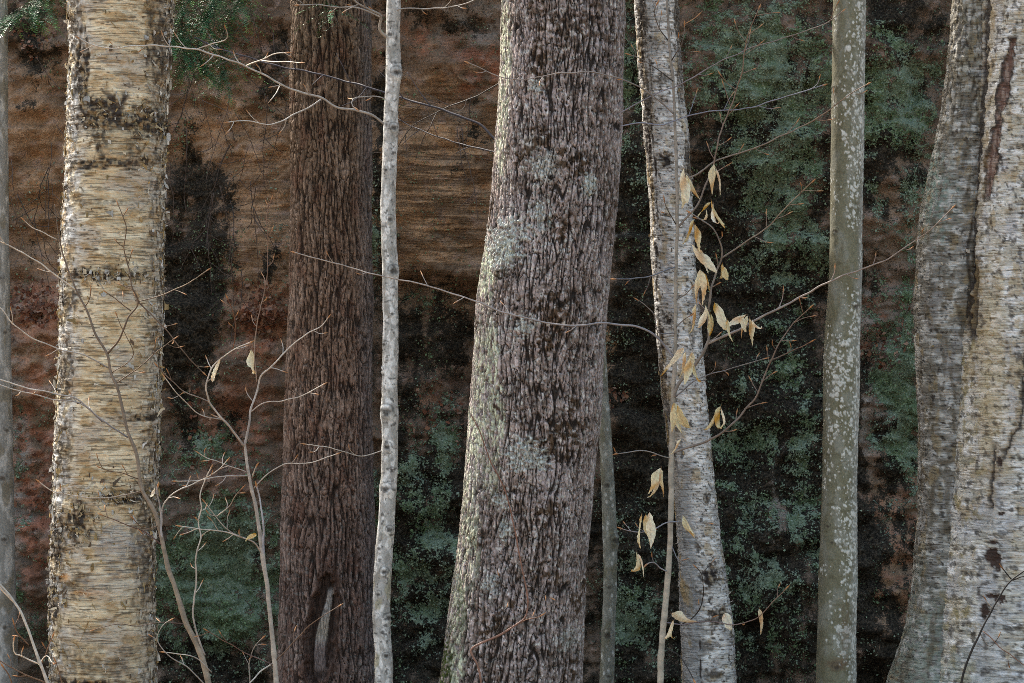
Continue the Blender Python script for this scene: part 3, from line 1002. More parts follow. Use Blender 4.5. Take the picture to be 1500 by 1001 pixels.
def pale_sapling():
    ys = [0, 60, 105, 160, 230, 300, 400, 480, 560, 640, 700, 760, 830, 900, 960, 1001]
    cx = [577, 576, 576, 573, 571, 569, 571, 572, 571, 571, 570, 566, 561, 558, 562, 562]
    hw = [10.5, 10.5, 11, 10.5, 10.5, 11, 11.5, 11.5, 12, 12, 12, 12.5, 13, 13, 13, 14]
    s = T(9.9, ys, np.array(cx) - hw, np.array(cx) + hw, cols=64, step=1.7, seed=401, top=6.5)
    t = thing('pale_sapling_tree', 'tall straight pale grey stem with white blotches beside the brown furrowed trunk', 'tree', s.base())
    c = full(s.U.shape, (0.43, 0.425, 0.405))
    f1, f2, cid = worley(s.nu(9), s.V / 15, s.per(9), 405)
    blot = ss(.62, .36, f1 + .35 * s.fb(8, 8, 2, 3)) * (cid > .3)
    c = mixc(c, (0.80, 0.80, 0.78), blot * .85)
    c = mixc(c, (0.25, 0.24, 0.21), ss(.1, .5, s.fb(12, 30, 3, 5)) * .6)
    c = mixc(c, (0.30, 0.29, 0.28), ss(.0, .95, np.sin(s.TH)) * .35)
    c = mixc(c, (0.32, 0.29, 0.16), ss(.3, .6, s.fb(20, 50, 3, 7)) * ss(700, 950, s.V) * .7)
    c = mixc(c, (0.05, 0.045, 0.04), ss(.52, .6, s.fb(10, 6, 3, 9)) * .7)
    disp = .5 * s.fb(14, 22, 3, 11) + .9 * s.fb(30, 80, 2, 13)
    c, disp = knots(s, c, disp, [(581, 108, 5, 4), (577, 188, 4, 3), (572, 322, 3.5, 2), (577, 398, 5, 3.5), (566, 603, 6, 4), (568, 655, 4, 2.5), (566, 716, 5, 3), (571, 776, 3.5, 2),
                                 (563, 837, 4, 3), (568, 905, 4, 3), (561, 925, 3, 1), (558, 542, 3, 3), (556, 803, 3, 1.5), (572, 52, 3, 1.5), (566, 250, 2.5, 1), (575, 460, 2.5, 1.5), (563, 505, 2.5, 1), (574, 690, 3, 1.5), (555, 870, 3, 1), (566, 960, 3, 1.5)], (0.035, 0.03, 0.025))
    s.build('trunk', disp, c, M_BEE, t)
    Y = 9.9
    B = lambda pts, r0, r1, Y1, c0=GREY, c1=PALE, n=0, lm=(12, 34), bud=True: _b(t, pts, r0, r1, Y, Y1, c0, c1, n, lm, bud)
    B([(568, 186), (563, 182), (547, 170), (523, 162), (493, 157), (470, 143), (433, 133), (410, 123), (384, 108), (360, 97), (320, 82), (287, 73), (247, 68), (200, 67), (163, 71), (133, 65), (110, 53)], 2.4, 1.0, 9.55, GREY, PALE, 10)
    B([(470, 146), (452, 158), (433, 167), (400, 182), (363, 177), (327, 180)], 1.5, .8, 9.6, GREY, PALE, 3)
    B([(360, 97), (383, 87), (400, 80), (427, 77)], 1.4, .8, 9.5, PALE, PALE, 2, (8, 20))
    B([(383, 89), (410, 91), (447, 92)], 1.1, .7, 9.5, PALE, PALE)
    B([(287, 73), (310, 64), (333, 55), (328, 35)], 1.2, .7, 9.5, PALE, PALE, 1, (10, 20))
    B([(411, 123), (403, 138), (392, 152)], 1.0, .7, 9.5, PALE, PALE)
    B([(569, 56), (562, 51), (556, 44), (557, 23), (540, 13), (523, 3), (510, -8)], 3.2, 1.3, 9.7, (.36, .33, .29), GREY, 3, (12, 30))
    B([(557, 25), (527, 13), (493, 10), (463, 7), (430, 8)], 1.5, .8, 9.6, GREY, GREY, 3)
    B([(567, 22), (580, 15), (633, 13), (683, 5), (705, -4)], 1.4, .9, 9.7, GREY, GREY, 3, (10, 24))
    B([(568, 147), (563, 145), (530, 142), (517, 147), (516, 153), (527, 163)], 1.2, .8, 9.75, GREY, GREY, 2, (8, 20))
    B([(562, 660), (530, 668), (480, 655), (440, 650)], 1.0, .6, 9.6, GREY, PALE, 2, (8, 20))
    limbs(t, s.base(), 3.8, 6.0, 4, .02, GREY)
    return s, t


def _b(t, pts, r0, r1, Y0, Y1, c0=GREY, c1=GREY, n=0, lm=(12, 34), bud=True, tip=None):
    o, pa, Y, ra, cl = px_branch('branch', pts, r0, r1, Y0, Y1, c0, c1, t, bud)
    if n:
        side_twigs(o, pa, Y, ra, cl, n, lm[0], lm[1], tip, True)
    return o


def grey_pole():
    ys = [0, 200, 400, 600, 800, 1001]
    s = T(10.7, ys, [-7, -7, -6, -6, -4, -2], [11, 12, 14, 18, 22, 27], cols=50, step=2.2, seed=431, top=6.5)
    t = thing('grey_sapling_tree', 'smooth grey pole sapling beyond the golden birch, thicker towards its foot', 'tree', s.base())
    c = full(s.U.shape, (0.20, 0.20, 0.19))
    c = mixc(c, (0.34, 0.34, 0.33), ss(.0, .5, s.fb(12, 30, 3, 3)))
    c = mixc(c, (0.12, 0.10, 0.06), ss(.2, .5, s.fb(16, 50, 3, 5)) * .6)
    disp = .5 * s.fb(14, 22, 3, 11)
    c, disp = knots(s, c, disp, [(6, 700, 4, 2), (8, 790, 4, 2), (3, 408, 3, 2), (9, 487, 3, 1.5), (10, 918, 4, 2), (12, 630, 3, 1)])
    s.build('trunk', disp, c, M_BEE, t)
    limbs(t, s.base(), 3.8, 6.0, 3, .02, GREY)


def grey_sapling_behind():
    ys = [0, 300, 470, 560, 680, 780, 850, 930, 1001]
    cx = np.array([866, 872, 878, 882, 889, 893, 894, 891, 889])
    hw = np.array([6, 7, 7.5, 8.5, 9.5, 10.5, 10, 10, 11])
    s = T(10.9, ys, cx - hw, cx + hw, cols=60, step=1.8, seed=451, top=6)
    t = thing('grey_sapling_tree', 'slim lichen-dotted grey sapling half hidden by the thick plated trunk', 'tree', s.base())
    c = full(s.U.shape, (0.235, 0.235, 0.20))
    c = mixc(c, (0.36, 0.37, 0.33), ss(.0, .5, s.fb(9, 26, 3, 3)) * .7)
    f1, f2, cid = worley(s.nu(7), s.V / 12, s.per(7), 455)
    c = mixc(c, (0.55, 0.56, 0.53), ss(.3, .2, f1) * (cid > .6))
    c = mixc(c, (0.16, 0.15, 0.09), ss(.2, .5, s.fb(16, 50, 3, 5)) * .6)
    disp = .5 * s.fb(10, 22, 3, 11)
    c, disp = knots(s, c, disp, [(889, 711, 4, 2), (901, 792, 5, 5), (890, 930, 5, 2.5), (892, 860, 3, 1), (883, 572, 3, 1.5), (891, 990, 3, 2)])
    s.build('trunk', disp, c, M_BEE, t)
    limbs(t, s.base(), 3.8, 5.6, 3, .015, GREY)


def beech():
    ys = [0, 100, 200, 300, 400, 450, 500, 600, 700, 800, 900, 1001]
    L = [1221, 1219, 1217, 1216, 1214, 1211, 1208, 1206, 1204, 1201, 1198, 1195]
    R = [1268, 1267, 1266, 1264, 1263, 1262, 1260, 1258, 1256, 1255, 1255, 1254]
    s = T(10.1, ys, L, R, cols=110, step=1.5, seed=503, top=8)
    t = thing('beech_tree', 'smooth olive grey trunk dotted with round white lichen spots', 'tree', s.base())
    c = full(s.U.shape, (0.175, 0.168, 0.112))
    c = mixc(c, (0.235, 0.235, 0.19), ss(-.2, .5, s.fb(20, 40, 4, 1)))
    c = mixc(c, (0.13, 0.115, 0.06), ss(.1, .6, s.fb(26, 90, 3, 3)) * .6)
    c = mixc(c, (0.40, 0.40, 0.39), ss(.45, .95, np.sin(s.TH)) * .55)  # sky light on the right edge painted as paler bark
    c = mixc(c, (0.105, 0.098, 0.07), ss(-.45, -.98, np.sin(s.TH)) * .4)  # shade on the left side painted as darker bark
    dens = np.clip(.25 + .5 * np.sin(s.TH) + .5 * s.fb(40, 80, 2, 5) + .5 * np.exp(-((s.V - 540) / 110) ** 2) + .35 * np.exp(-((s.V - 180) / 160) ** 2) + .2 * np.exp(-((s.V - 740) / 90) ** 2) - .5 * np.exp(-((s.V - 400) / 60) ** 2), 0, 1)
    lich = np.zeros_like(s.U)
    for cell, k, rad in ((13, 1, .36), (8, 2, .36), (5, 3, .34), (9, 4, .30), (6, 5, .36)):
        f1, f2, cid = worley(s.nu(cell) + .13 * s.fb(5, 5, 2, k + 40), s.V / (cell * 1.1), s.per(cell), 510 + k)
        rr = rad * (.45 + .75 * ((cid * 7.3) % 1))
        lich = np.maximum(lich, ss(rr, rr * .72, f1) * (cid < dens * (.35 + .55 * ss(-.2, .4, s.fb(22, 30, 2, 60)))))
    lich = lich * ss(-.9, -.1, s.fb(7, 7, 3, 7))
    c = mixc(c, (0.60, 0.61, 0.57), lich * .92)
    c = mixc(c, (0.13, 0.075, 0.04), s.spot(1222, 970, 14, 8, .5, .5, 8) * .6 + s.spot(1235, 930, 8, 40, .6, .6, 9) * .4)
    c = mixc(c, (0.10, 0.09, 0.05), ss(.55, .65, s.fb(30, 8, 3, 9)) * .5)
    disp = .5 * s.fb(20, 30, 3, 11) + 1.2 * s.fb(50, 160, 2, 13) + .35 * lich
    c, disp = knots(s, c, disp, [(1222, 340, 3, 2), (1220, 130, 3, 2), (1251, 450, 4, 2), (1224, 497, 2, 0), (1210, 770, 2.5, 1), (1216, 793, 2, 1), (1222, 975, 4, 2)])
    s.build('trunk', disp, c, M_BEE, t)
    limbs(t, s.base(), 4.2, 7.4, 5, .04, GREY)


def paper_bark(s, k0, base=(0.56, 0.545, 0.52), cu=26, ca=10, lo=.46):
    lines = birch_lines(s, k0 + 1, cu, 3.2, .28, .5)
    l2 = birch_lines(s, k0 + 6, ca, 2.4, lo, lo + .16)
    big = s.fb(46, 60, 4, k0 + 11)
    c = full(s.U.shape, base)
    c = mixc(c, (0.82, 0.81, 0.79), ss(-.2, .4, s.fb(30, 14, 3, k0 + 13)))
    c = mixc(c, (0.40, 0.39, 0.40), ss(.1, .6, s.fb(26, 60, 3, k0 + 15)) * .6)
    c = mixc(c, (0.44, 0.33, 0.17), ss(.35, .6, s.fb(24, 40, 4, k0 + 17)) * .6)
    c = mixc(c, (0.19, 0.15, 0.105), lines * .75 * (0.3 + .7 * ss(-.3, .3, big)))
    c = mixc(c, (0.045, 0.036, 0.03), l2 * .9)
    c = mixc(c, (0.045, 0.036, 0.03), ss(.55, .75, s.fb(11, 12, 4, k0 + 19)) * .85)
    return c, lines, l2, big


def mid_birch():
    ys = [0, 100, 200, 300, 400, 500, 600, 700, 800, 900, 1001]
    L = [929, 935, 943, 951, 955, 962, 971, 984, 992, 995, 998]
    R = [994, 999, 1009, 1015, 1020, 1029, 1037, 1046, 1058, 1072, 1080]
    s = T(10.25, ys, L, R, cols=120, step=1.6, seed=607, top=8)
    t = thing('paper_birch_tree', 'leaning chalky white birch with dark fissures behind the slim leafy sapling', 'tree', s.base())
    c, lines, l2, big = paper_bark(s, 0)
    dk = np.zeros_like(s.U)
    for i, (cx, cy, rx, ry, am) in enumerate([(974, 237, 10, 11, 1), (977, 467, 7, 8, 1), (992, 30, 6, 40, .8), (996, 110, 6, 60, .6), (1008, 240, 7, 30, .8), (1037, 840, 14, 14, 1), (1050, 900, 16, 12, .9),
                                              (1012, 870, 16, 16, .7), (1008, 880, 10, 22, .6), (1034, 730, 6, 8, .8), (1020, 800, 5, 6, .8), (940, 40, 6, 60, .7), (948, 180, 5, 80, .6), (968, 560, 4, 60, .8), (975, 620, 5, 60, .6),
                                              (1030, 940, 18, 8, .6), (1045, 985, 14, 8, .7), (955, 70, 14, 10, .4), (970, 120, 12, 10, .5), (1012, 500, 4, 20, .6)]):
        dk = np.maximum(dk, am * s.spot(cx, cy, rx, ry, .5, .7, i))
    c = mixc(c, (0.17, 0.12, 0.065), dk * .8)
    c = mixc(c, (0.028, 0.022, 0.02), dk * ss(-.55, -.05, s.fb(6, 7, 3, 23)))
    # shaded left side low down, painted as a greyer strip
    c = mixc(c, (0.27, 0.28, 0.29), ss(0.0, -.5, np.sin(s.TH)) * ss(560, 760, s.V) * .75)
    c = mixc(c, (0.36, 0.26, 0.12), ss(.2, .5, s.fb(14, 60, 3, 29)) * ss(-.3, -.9, np.sin(s.TH)) * .8)
    # long fissures along the left of the stem
    for off, a0, a1 in ((-.82, -40, 560), (-.66, 130, 340), (-.75, 520, 700), (-.28, 900, 1040)):
        d = np.abs(np.sin(s.TH) - off - .10 * s.fb(30, 40, 3, 31)) * s.r
        c = mixc(c, (0.04, 0.03, 0.025), ss(2.2, .6, d) * ss(-.35, .05, s.fb(12, 26, 3, 32)) * ss(a0, a0 + 30, s.V) * ss(a1, a1 - 30, s.V) * s.front)
    disp = 1.0 * big + .9 * s.fb(16, 10, 3, 33) - .7 * lines - 1.2 * dk + 1.4 * dk * s.fb(6, 6, 3, 35) + .3 * s.fb(5, 3, 2, 37)
    s.build('trunk', disp, c, M_PB, t)
    pal = [(0.60, 0.57, 0.52), (0.5, 0.47, 0.42), (0.38, 0.28, 0.15), (0.2, 0.16, 0.12)]
    curls(t, s, 330, M_CURL, pal, .6, 8, 1, 9, 1.5, 7)
    limbs(t, s.base(), 4.2, 7.2, 4, .04, (0.4, 0.37, 0.33))
    return s, t


def right_birch():
    # main stem, running off the picture's right side, and a lesser stem fused to it
    ys = [0, 100, 200, 300, 400, 500, 600, 700, 800, 900, 1001]
    Lm = [1432, 1428, 1420, 1412, 1404, 1396, 1390, 1384, 1376, 1364, 1346]
    Rm = [1590, 1592, 1594, 1598, 1602, 1608, 1614, 1622, 1632, 1646, 1664]
    s = T(10.3, ys, Lm, Rm, cols=190, step=1.65, seed=701, top=9, flare=1.4)
    t = thing('yellow_birch_tree', 'broad silvery twin-stemmed birch with a dark vertical wound', 'tree', s.base())
    c, lines, l2, big = paper_bark(s, 0, (0.55, 0.52, 0.45), 60, 22, .56)
    c = mixc(c, (0.50, 0.38, 0.19), ss(.0, .6, s.fb(50, 120, 3, 19)) * .25 + s.spot(1432, 560, 30, 130, .7, .5, 1) * .3)
    c = mixc(c, (0.27, 0.22, 0.10), ss(.25, .55, s.fb(14, 20, 4, 21)) * ss(1445, 1405, s.PX) * .8)
    c = mixc(c, (0.42, 0.43, 0.45), ss(560, 760, s.V) * ss(-.3, .4, s.fb(40, 30, 3, 23)) * .5)
    # wound
    wc = interp([-60, 70, 110, 150, 230, 290, 1100], [1470, 1470, 1463, 1456, 1443, 1435, 1435], s.V)
    wd = np.abs(s.PX - wc + 3 * s.fb(10, 12, 3, 25)) / (5.0 + 1.6 * np.sin(s.V / 17) + 1.0 * np.sin(s.V / 7.3))
    wound = ss(1.0, .75, wd) * ss(62, 72, s.V) * ss(296, 284, s.V) * s.front
    lip = ss(1.7, 1.2, wd) * ss(56, 66, s.V) * ss(302, 290, s.V) * s.front
    c = mixc(c, (0.03, 0.017, 0.012), lip * .95)
    c = mixc(c, mixc(full(s.U.shape, (0.15, 0.085, 0.065)), (0.30, 0.22, 0.18), ss(-.2, .4, s.fb(6, 18, 3, 27))), wound)
    disp = 1.6 * big + 1.1 * s.fb(18, 10, 3, 33) - .8 * lines + .4 * s.fb(5, 3, 2, 37)
    disp = disp + 1.0 * lip - 3.5 * ss(1.2, .7, wd) * ss(62, 72, s.V) * ss(296, 284, s.V) * s.front
    # seams
    for i, (vs_, xs_, w) in enumerate([([300, 330, 480, 560, 620, 650, 670], [1493, 1490, 1485, 1478, 1472, 1456, 1450], 2.4), ([650, 700, 740], [1440, 1436, 1432], 2.0), ([380, 430, 500], [1416, 1418, 1413], 4.5), ([-60, 200, 330], [1497, 1501, 1493], 1.4), ([0, 90, 300, 480], [1440, 1436, 1420, 1408], 3.2)]):
        d = np.abs(s.PX - interp(vs_, xs_, s.V) + 3 * s.fb(14, 14, 3, 41 + i)) / w
        m = ss(1.3, .5, d) * ss(vs_[0] - 8, vs_[0] + 8, s.V) * ss(vs_[-1] + 8, vs_[-1] - 8, s.V) * s.front
        c = mixc(c, (0.035, 0.024, 0.018), m * .92)
        disp = disp - 3.5 * m
        c = mixc(c, (0.28, 0.19, 0.08), ss(4.5, 1.2, d) * (1 - m) * ss(vs_[0] - 8, vs_[0] + 8, s.V) * ss(vs_[-1] + 8, vs_[-1] - 8, s.V) * s.front * .5)
    # torn patches of dark inner bark
    for i, (cx, cy, rx, ry) in enumerate([(1433, 806, 10, 14), (1440, 815, 5, 12), (1442, 865, 9, 6), (1428, 862, 8, 3), (1422, 885, 6, 11), (1445, 672, 4, 6), (1446, 746, 5, 3), (1435, 787, 9, 2)]):
        m = s.spot(cx, cy, rx, ry, .18, .5, 50 + i)
        c = mixc(c, (0.055, 0.032, 0.024), m)
        disp = disp - 2.0 * m
    # foot overgrown with grey-green lichen
    c = mixc(c, (0.23, 0.265, 0.225), .75 * ss(880, 1010, s.V + 60 * s.fb(40, 40, 3, 61)) * ss(1470, 1360, s.PX) * ss(-.5, .2, s.fb(8, 8, 3, 63)))
    dk = ss(.35, .55, s.fb(12, 12, 4, 65)) * .7
    c = mixc(c, (0.05, 0.04, 0.032), dk)
    s.build('trunk', disp, c, M_PB, t)
    # lesser stem
    Ll = [1396, 1387, 1372, 1350, 1341, 1340, 1344, 1345, 1341, 1329, 1300]
    Rl = [1444, 1440, 1436, 1432, 1428, 1424, 1424, 1428, 1432, 1440, 1450]
    Rl = [r_ + 22 for r_ in Rl]
    s2 = T(10.33, ys, Ll, Rl, cols=120, step=1.7, seed=741, top=8.5, flare=1.6)
    c, lines, l2, big = paper_bark(s2, 0, (0.32, 0.30, 0.265), 46, 16, .52)
    c = c * np.array((.62, .62, .60), np.float32)  # this stem lies in shadow; the shade is multiplied into its bark colour
    c = mixc(c, (0.23, 0.20, 0.13), ss(300, 60, s2.V) * .5 * ss(-.4, .3, s2.fb(20, 20, 3, 3)))
    c = mixc(c, (0.185, 0.245, 0.215), (s2.spot(1362, 285, 24, 60, .7, .5, 1) + .7 * s2.spot(1345, 200, 20, 60, .7, .5, 2)) * ss(-.3, .3, s2.fb(7, 7, 3, 5)))
    c = mixc(c, (0.20, 0.235, 0.195), .8 * ss(800, 950, s2.V + 60 * s2.fb(40, 40, 3, 7)) * ss(-.45, .25, s2.fb(7, 7, 3, 9)))
    c = mixc(c, (0.10, 0.08, 0.05), ss(.2, .5, s2.fb(12, 40, 3, 11)) * .6)
    c = mixc(c, (0.05, 0.042, 0.03), ss(.3, .5, s2.fb(7, 14, 3, 15)) * ss(300, 100, s2.V) * .9)
    d = np.abs(np.sin(s2.TH) - .25 - .12 * s2.fb(30, 60, 3, 13)) * s2.r
    m = ss(4, 1, d) * ss(300, 340, s2.V) * ss(520, 480, s2.V) * s2.front
    c = mixc(c, (0.06, 0.045, 0.03), m * .8)
    disp = 1.4 * big + 1.3 * s2.fb(16, 12, 3, 33) - .8 * lines - 2 * m + 1.6 * ss(300, 100, s2.V) * s2.fb(8, 16, 3, 17)
    s2.build('stem', disp, c, M_PB, t)
    pal = [(0.50, 0.45, 0.36), (0.42, 0.38, 0.32), (0.30, 0.22, 0.11), (0.12, 0.09, 0.06)]
    curls(t, s2, 260, M_CURL, pal, .5, 18, 1, 6, 1.5, 7)
    limbs(t, s.base(), 4.2, 8.0, 6, .06, (0.35, 0.3, 0.25))
    return s, t


S_YB, T_YB = left_birch()
S_HEM, T_HEM = brown_trunk()
S_OAK, T_OAK = oak()
S_PS, T_PS = pale_sapling()
grey_pole()
grey_sapling_behind()
beech()
S_MB, T_MB = mid_birch()
S_RB, T_RB = right_birch()


# ------------------------------------------------------------------ hemlock boughs with needles (parts of the hemlock)
def bough(pts, Y0, Y1, seed, n_spray, lo, hi):
    rg = np.random.default_rng(seed)
    o, path, Y, rad, col = px_branch('bough', pts, 3.0, 1.0, Y0, Y1, (0.10, 0.075, 0.055), (0.12, 0.09, 0.06), T_HEM, False, 1.0)
    V, Q, C = [], [], []
    for i in range(n_spray):
        k = int(len(path) * rg.uniform(lo, hi))
        k = min(k, len(path) - 2)
        p = np.array(P(path[k][0], path[k][1], Y[k]))
        an = rg.uniform(0, 2 * np.pi)
        d = np.array([math.cos(an), .8 * math.sin(an), -rg.uniform(.0, .8)])
        d /= np.linalg.norm(d)
        L = rg.uniform(.06, .20)
        sidev = np.cross(d, [0, 0, 1])
        sidev /= np.linalg.norm(sidev)
        up = np.cross(sidev, d)
        m = int(L / .0042)
        lum = .35 + 1.7 * rg.random() ** 2  # brightness differs per spray, putting the glints into the needle colour
        for j in range(m):
            b = p + d * L * j / m + np.array([0, 0, -.25 * (L * j / m) ** 2 / L])
            sg = 1 if j % 2 else -1
            nd = sidev * sg * .9 + d * .55 + up * rg.normal() * .25
            nd /= np.linalg.norm(nd)
            ln = rg.uniform(.011, .019) * (1 - .5 * (j / m) ** 3)
            w = d * .0016
            k0 = len(V)
            V += [b - w, b + w, b + w * .6 + nd * ln, b - w * .6 + nd * ln]
            Q.append((k0, k0 + 1, k0 + 2, k0 + 3))
            c = np.array((0.055, 0.155, 0.080)) * lum * rg.uniform(.7, 1.3)
            if j > m * .8:
                c = c * np.array((1.9, 1.6, .9))
            C += [c] * 4
    f = obj('foliage', make_mesh('foliage', V, Q, C, smooth=False), M_NEEDLE, o, kind='stuff')
    return o


bough([(450, -170), (400, -110), (350, -50), (310, 10), (292, 60), (298, 112)], 11.2, 10.75, 5, 260, .40, .99)
bough([(450, -200), (340, -130), (250, -60), (200, 0), (230, 40), (262, 62)], 11.2, 10.7, 6, 240, .5, .98)
bough([(450, -190), (400, -140), (340, -80), (290, -30), (270, 20), (268, 70), (278, 105)], 11.2, 10.72, 9, 230, .5, .99)
bough([(455, -150), (420, -90), (370, -30), (335, 30), (325, 80), (330, 118)], 11.2, 10.8, 10, 130, .55, .99)
bough([(445, -230), (300, -190), (160, -110), (90, -40), (50, 5), (10, 30)], 11.2, 10.6, 7, 330, .55, .99)
bough([(430, -120), (455, -60), (480, 0), (497, 38)], 11.1, 11.0, 8, 14, .75, .99)

# ------------------------------------------------------------------ dry leaves
LEAF_ME = []


def leaf_mesh(i):
    """a dry beech leaf: pointed oval, pleated along its side veins, edges rolled in, tip curled"""
    rg = np.random.default_rng(900 + i)
    n, m = 15, 7
    roll = rg.uniform(1.6, 3.6)
    tw = rg.uniform(-3.4, 3.4)
    bend = rg.uniform(-2.0, 3.2)
    sway = rg.uniform(-.5, .5)
    V, C = [], []
    pos = np.array([0.0, 0.0, 0.0])
    ang = rg.uniform(-.3, .3)
    for j in range(n):
        t = j / (n - 1)
        w = 0.34 * math.sin(math.pi * min(1.0, t ** .85)) ** .75 * (1 - .25 * t) + .006
        if j:
            ang += bend / n * (.3 + 1.9 * t * t)
            pos = pos + np.array([sway * .5 * math.cos(4 * t), -math.sin(ang), -math.cos(ang)]) / (n - 1)
        for k in range(m):
            q = (k - (m - 1) / 2) / ((m - 1) / 2)
            ro = roll * (.6 + .6 * math.sin(3.0 * t + i)) + .25
            f = ro * abs(q)
            rad = w / max(.3, ro)
            x = math.copysign(rad * math.sin(f), q)
            y = rad * (1 - math.cos(f)) + .020 * math.sin(t * 40 - abs(q) * 5) * (.3 + abs(q))
            a_ = tw * (t - .1)
            p = pos + np.array([x * math.cos(a_) - y * math.sin(a_), x * math.sin(a_) + y * math.cos(a_), .05 * abs(q) * (1 - t) + rg.normal() * .006])
            V.append(p)
            base = np.array((0.88, 0.75, 0.52)) * (1 - .22 * (k == m // 2)) * (1 + .16 * math.sin(t * 40 - abs(q) * 5))
            stain = max(0.0, math.sin(5 * t + 2.1 * i + q)) ** 2
            base = base * (1 - stain * np.array((.22, .42, .6)))
            if abs(q) > .9:
                base = base * np.array((1.08, 1.12, 1.2))
            C.append(base)
    Q = [(j * m + k, j * m + k + 1, (j + 1) * m + k + 1, (j + 1) * m + k) for j in range(n - 1) for k in range(m - 1)]
    b = len(V)
    for z in (-.01, .10):
        for dx, dy in ((-.009, 0), (.009, 0), (0, .014)):
            V.append(np.array([dx, dy, z]))
            C.append(np.array((0.35, 0.2, 0.1)))
    Q += [(b, b + 1, b + 4, b + 3), (b + 1, b + 2, b + 5, b + 4), (b + 2, b, b + 3, b + 5)]
    me = make_mesh('leaf', V, Q, C)
    me.materials.append(M_LEAF)
    return me


LEAF_ME = [leaf_mesh(i) for i in range(14)]
LR = random.Random(3)


def leaf(tree, px, py, L, Y, tilt=0.0, wide=1.0, rz=None, i=None):
    """(px,py) is where the stalk joins; L length in photo px; tilt in degrees swings the tip to the right"""
    o = bpy.data.objects.new('leaf', LEAF_ME[LR.randrange(14) if i is None else i])
    COL.objects.link(o)
    o.parent = tree
    o.location = P(px, py, Y) - Vector(tree.location)
    s = L * Y / F
    o.scale = (s * wide, s * wide, s)
    o.rotation_mode = 'ZYX'
    o.rotation_euler = (LR.uniform(-.3, .3), math.radians(-tilt), LR.uniform(-1.2, 1.2) if rz is None else rz)
    return o


# ------------------------------------------------------------------ saplings in front
def stem(t, pts, radii, Y0, Y1, c0, c1, name='trunk', bud=True):
    k = [(p[0], p[1], r * .78) for p, r in zip(pts, radii)]
    _, L = smooth_path(k, 4)
    n = max(10, int(L / 4))
    path, L = smooth_path(k, n)
    tt = np.linspace(0, 1, n)
    sd = TW.randrange(400)
    path[:, 0] += .8 * pn(tt * L / 26, tt * 0 + .4, None, sd)
    rad = path[:, 2] * (1 + .10 * pn(tt * L / 9, tt * 0 + 1.4, None, sd) + .22 * np.maximum(0, pn(tt * L / 24, tt * 0 + 3.4, None, sd)))
    Y = Y0 + (Y1 - Y0) * tt
    col = np.asarray(c0)[None] * (1 - tt[:, None]) + np.asarray(c1)[None] * tt[:, None]
    col = col * (1 + .35 * pn(tt * L / 7, tt * 0 + 7.4, None, sd))[:, None]
    S = Y / F
    W = np.stack([(path[:, 0] - 750) * S, Y, CAM_Z - (path[:, 1] - 500.5) * S], -1)
    co, q, tr, cc = tube(W, rad * S, col, 10)
    return obj(name, make_mesh(name, co, q, cc, tr), M_TWIG, t)


def gpy(Y):
    return 500.5 + (CAM_Z + .08) * F / Y


def root(px, Y):
    p = P(px, gpy(Y), Y)
    return Vector((p.x, p.y, 0))


